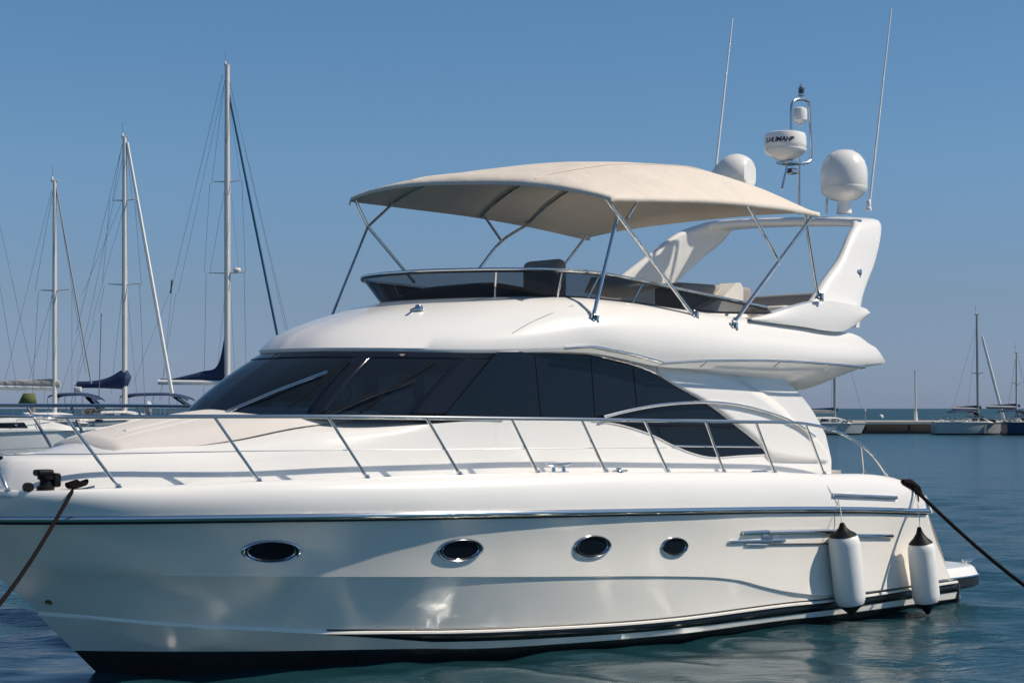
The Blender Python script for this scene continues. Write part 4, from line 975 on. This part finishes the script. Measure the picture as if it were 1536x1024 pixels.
sailboat('sailboat', 'sailboat with mid-height mast and a bunched navy sail cover on its boom', 187, 104, 206, 3.6, 5.6, 3.6, 1.7, 'boathull', (111, 578, 'navy'), [(301, 20), (427, 26)],
         [(191, 214, 258, 590, .115, 'jib', 'furled_jib'), (184, 216, 118, 500, W1, 'wire', S), (118, 500, 92, 600, W2, 'wire', S), (182, 222, 165, 300, W1, 'wire', S), (165, 300, 157, 428, W1, 'wire', S), (157, 428, 152, 470, W1, 'wire', S), (152, 470, 152, 600, .03, 'wire', S), (190, 220, 202, 302, W1, 'wire', S), (202, 302, 209, 426, W1, 'wire', S), (209, 426, 214, 600, W1, 'wire', S), (184, 300, 120, 440, W2, 'wire', S), (184, 318, 142, 480, W2, 'wire', S), (142, 480, 110, 605, W2, 'wire', S), (190, 430, 203, 600, W2, 'wire', S), (184, 432, 163, 590, W2, 'wire', S), (187, 222, 116, 560, W2, 'wire', 'backstay')],
         (79, 157, 591, 'navy'), None, 0, .165, extra=ex_B, mastm='alloy', fb_bow=1.15)
sailboat('sailboat', 'tallest-masted sailboat with white boom, navy lowered sail and blue furled jib', 341, 112, 98, 4.6, 7.0, 3.9, 1.75, 'boathull', (237, 574, 'tall'), [(273, 22), (410, 29)],
         [(343, 140, 418, 512, .085, 'jibblue', 'furled_jib'), (418, 512, 440, 625, .085, 'jibblue', 'furled_jib'), (343, 118, 434, 505, W1, 'wire', 'forestay'), (342, 110, 428, 500, W2, 'wire', S), (334, 112, 258, 430, W1, 'wire', 'backstay'), (258, 420, 256, 440, .055, 'charcoal', 'backstay'), (258, 430, 200, 575, W2, 'wire', 'backstay'), (258, 430, 242, 600, W2, 'wire', 'backstay'), (335, 130, 264, 440, W2, 'wire', S), (264, 440, 236, 600, W2, 'wire', S), (337, 120, 315, 275, W1, 'wire', S), (315, 275, 309, 410, W1, 'wire', S), (309, 410, 303, 605, W1, 'wire', S), (342, 140, 363, 270, W1, 'wire', S), (363, 270, 366, 408, W1, 'wire', S), (366, 408, 368, 600, W1, 'wire', S), (337, 285, 312, 410, W2, 'wire', S), (340, 415, 320, 590, W2, 'wire', S), (345, 415, 352, 600, W2, 'wire', S), (347, 290, 360, 408, W2, 'wire', S)],
         (186, 296, 591, 'navy'), None, 0, .205, mastm='alloy', fb_bow=1.15, extra=lambda th_, u, base, dz: [MBx for MBx in [MB().lathe([(.0, -.18), (.22, -.12), (.27, 0), (.22, .12), (.0, .16)], 'boatdeck', (.62, 0, H-(405-HOR)*u), seg=16).obj('mast_radar', th_)]])
def cruiser(name, label, x0, x1, Yd, wl_y, hm):
    # low motor boat moored behind the foredeck rail
    u = Yd/F; bx = atY((x0+x1)/2, HOR, Yd); th_ = thing(name, label, 'motor boat', (bx.x, Yd, 0), R(24)); L = (x1-x0)*u; b = MB(); rows = {k: [] for k in 'wsd'}; f = 1.30
    for i in range(25):
        q = i/24; x = -L/2+L*q; bw = 1.5*(1-q**3); rows['w'].append((x-.7*q**4, bw*.8, -.1)); rows['s'].append((x-.35*q**4, bw*.92, .55)); rows['d'].append((x, bw, f*(1+.12*q)))
    b.grid([rows['w'], [lerp(p, q, .35) for p, q in zip(rows['w'], rows['s'])]], 'black'); b.grid([[lerp(p, q, .35) for p, q in zip(rows['w'], rows['s'])], rows['s'], rows['d'], [(x, 0, z+.05) for x, y, z in rows['d']]], hm); b.mirror()
    b.poly([rows['w'][0], rows['d'][0], (rows['d'][0][0], -rows['d'][0][1], rows['d'][0][2]), (rows['w'][0][0], -rows['w'][0][1], -.1)], hm); b.obj('hull', th_)
    b = MB(); b.tube([(x, -y-.02, z-.10) for x, y, z in rows['d']], .05, 'boatgrey', seg=6); b.obj('rub_rail', th_)
    b = MB(); prof = spl([(-L*.30, 0, 0), (-L*.28, 0, .5), (-L*.05, 0, .62), (L*.12, 0, .45), (L*.3, 0, .02)], 6)
    b.grid([[(x, y_, f+z*k) for x, _, z in prof] for y_, k in ((-1.15, 0), (-1.0, .9), (0, 1.05), (1.0, .9), (1.15, 0))], 'boatdeck'); cb_ = b.obj('cabin', th_, sharp=30)
    b = MB(); b.poly([(-L*.24, -1.13, f+.14), (-L*.02, -1.13, f+.14), (-L*.04, -1.06, f+.42), (-L*.22, -1.06, f+.40)], 'window'); b.obj('window', cb_, solid=.015)
    b = MB()
    for x, y, z in rows['d'][10::3]: b.tube([(x, -y*.94, z), (x, -y*.94, z+.5)], .016, 'steel', seg=5)
    b.tube([(x, -y*.94, z+.5) for x, y, z in rows['d'][10:]], .018, 'steel', seg=6); b.obj('bow_rail', th_)
    return th_
cruiser('motor_boat', 'low white motor boat with dark side windows, moored behind the bow rail', -90, 175, 90, 684, 'boathull')
cruiser('motor_boat', 'white motor boat moored behind the coachroof, ahead of the tallest mast', 150, 330, 100, 676, 'boathull')

pn = thing('pontoon', 'grey floating pontoon with pedestals behind the moored boats on the left', 'pontoon', (atY(150, HOR, 118).x, 118, 0))
b = MB(); b.box((0, 0, .25), (30, 2.2, .6), 'quay', .03); b.obj('float', pn)
b = MB(); b.box((0, 0, .60), (30.2, 2.4, .14), 'concrete', .02); b.obj('decking', pn)
for i in range(6):
    b = MB(); b.box((-12+i*4.9, -.6, 1.15), (.32, .3, 1.0), 'boatgrey', .03); b.box((-12+i*4.9, -.6, 1.7), (.4, .38, .12), 'boathull', .02); b.obj('pedestal', pn)
for i in range(4):
    b = MB(); b.tube([(-13+i*8, 1.5, -1), (-13+i*8, 1.5, 2.7)], .22, 'alloydark'); b.lathe([(.24, 2.7), (.0, 3.0)], 'boathull', (-13+i*8, 1.5, 0)); b.obj('mooring_pile', pn)

# right-hand side: jetty with boats lying along it
YJ = 166.0
jt = thing('jetty', 'long low jetty with pale capping and dark brown face across the water', 'jetty', (atY(1350, HOR, YJ).x, YJ+4, 0))
b = MB(); b.box((0, 0, .38), (52, 5, 1.0), 'quay', .03); b.obj('wall', jt)
b = MB(); b.box((0, -.1, 1.05), (52.2, 5.4, .36), 'concrete', .04); b.obj('capping', jt)
for i in range(12):
    b = MB(); b.tube([(-24+i*4.2, -2.62, -.4), (-24+i*4.2, -2.62, .86)], .12, 'quay', seg=8); b.obj('fender_pile', jt)
pp = atY(1373.5, HOR, YJ+3); pt = thing('lamp_pole', 'thin pale pole standing alone on the jetty', 'pole', (pp.x, pp.y, 1.16))
b = MB(); b.tube([(-.06, 0, 4.85), (0, 0, 1.2), (0, 0, .9)], [.07, .09, .13], 'alloy'); b.tube([(0, 0, .95), (.02, 0, 0)], [.14, .20], 'boatdeck'); b.obj('pole', pt)
b = MB(); b.box((-.06, 0, 4.9), (.2, .2, .12), 'alloy', .02); b.obj('cap', pt)
pp = atY(1298, HOR, YJ+3); pt = thing('marker_post', 'short thin post at the jetty edge beside the white hull', 'post', (pp.x, pp.y, 1.16))
b = MB(); b.tube([(0, 0, 0), (0, 0, 1.1)], .035, 'alloydark'); b.obj('post', pt); b = MB(); b.lathe([(.07, 1.0), (.07, 1.2), (.0, 1.25)], 'boathull', seg=10); b.obj('post_head', pt)
bu = MB(); bu.lathe([(.0, -.4), (.32, -.3), (.42, 0), (.36, .25), (.2, .4), (.0, .46)], 'boathull', seg=20); bu.lathe([(.02, .4), (.02, .7)], 'steel', seg=6)
buo = bu.obj('mooring_buoy'); q = atY(1321.5, HOR, 300); buo.location = (q.x, 300, .9); tag(buo, 'small white round buoy floating beyond the jetty', 'buoy')
buo.location.z = .25; buo.location.y = 430; buo.location.x = atY(1321.5, HOR, 430).x; buo.scale = (1.5, 1.5, 1.5)
sailboat('sailboat', 'pale grey sailboat at the jetty just behind the stern superstructure, navy boom cover', 1252, 160, 470, 2.9, 7.0, 2.9, 1.05, 'boatgrey', (1195, 617, 'dark'), [(540, 10)],
         [(1250, 480, 1245, 620, W1, 'wire', S), (1254, 478, 1300, 640, W1, 'wire', 'forestay')], None, None, 0, .13, mastm='alloydark', fb_bow=1.05)
sailboat('sailboat', 'grey-blue sailboat at the jetty with leaning white furled jib and blue bimini', 1467, 160, 472, 2.45, 4.1, 2.8, 1.12, 'boatgrey', (1428, 613.5, 'dark'), [(560, 8)],
         [(1473, 505, 1507, 634, .14, 'jib', 'furled_jib'), (1468, 475, 1426, 632, W2, 'wire', S), (1466, 480, 1452, 630, W2, 'wire', S)], (1424, 1472, 616, 'navy'), None, 0, .12, mastm='alloydark', fb_bow=1.02, lean=-.012)
sailboat('sailboat', 'dark navy hulled sailboat at the right edge of the jetty', 1525, 158, 529, 4.5, 1.15, 2.8, 1.15, 'boatblue', (1480, 611, 'dark'), [(575, 7)],
         [(1526, 532, 1548, 630, W1, 'wire', 'forestay'), (1524, 535, 1512, 630, W1, 'wire', S)], (1500, 1545, 615, 'navy'), None, 0, .11, mastm='alloy', fb_bow=1.05)
sailboat('sailboat', 'far sailboat with only its thin mast showing past the saloon side', 1195, 185, 520, 3.5, 4, 2.8, 1.1, 'boathull', None, [(560, 7)], [(1196, 530, 1201, 630, W1, 'wire', S)], None, None, 0, .07, mastm='alloydark')
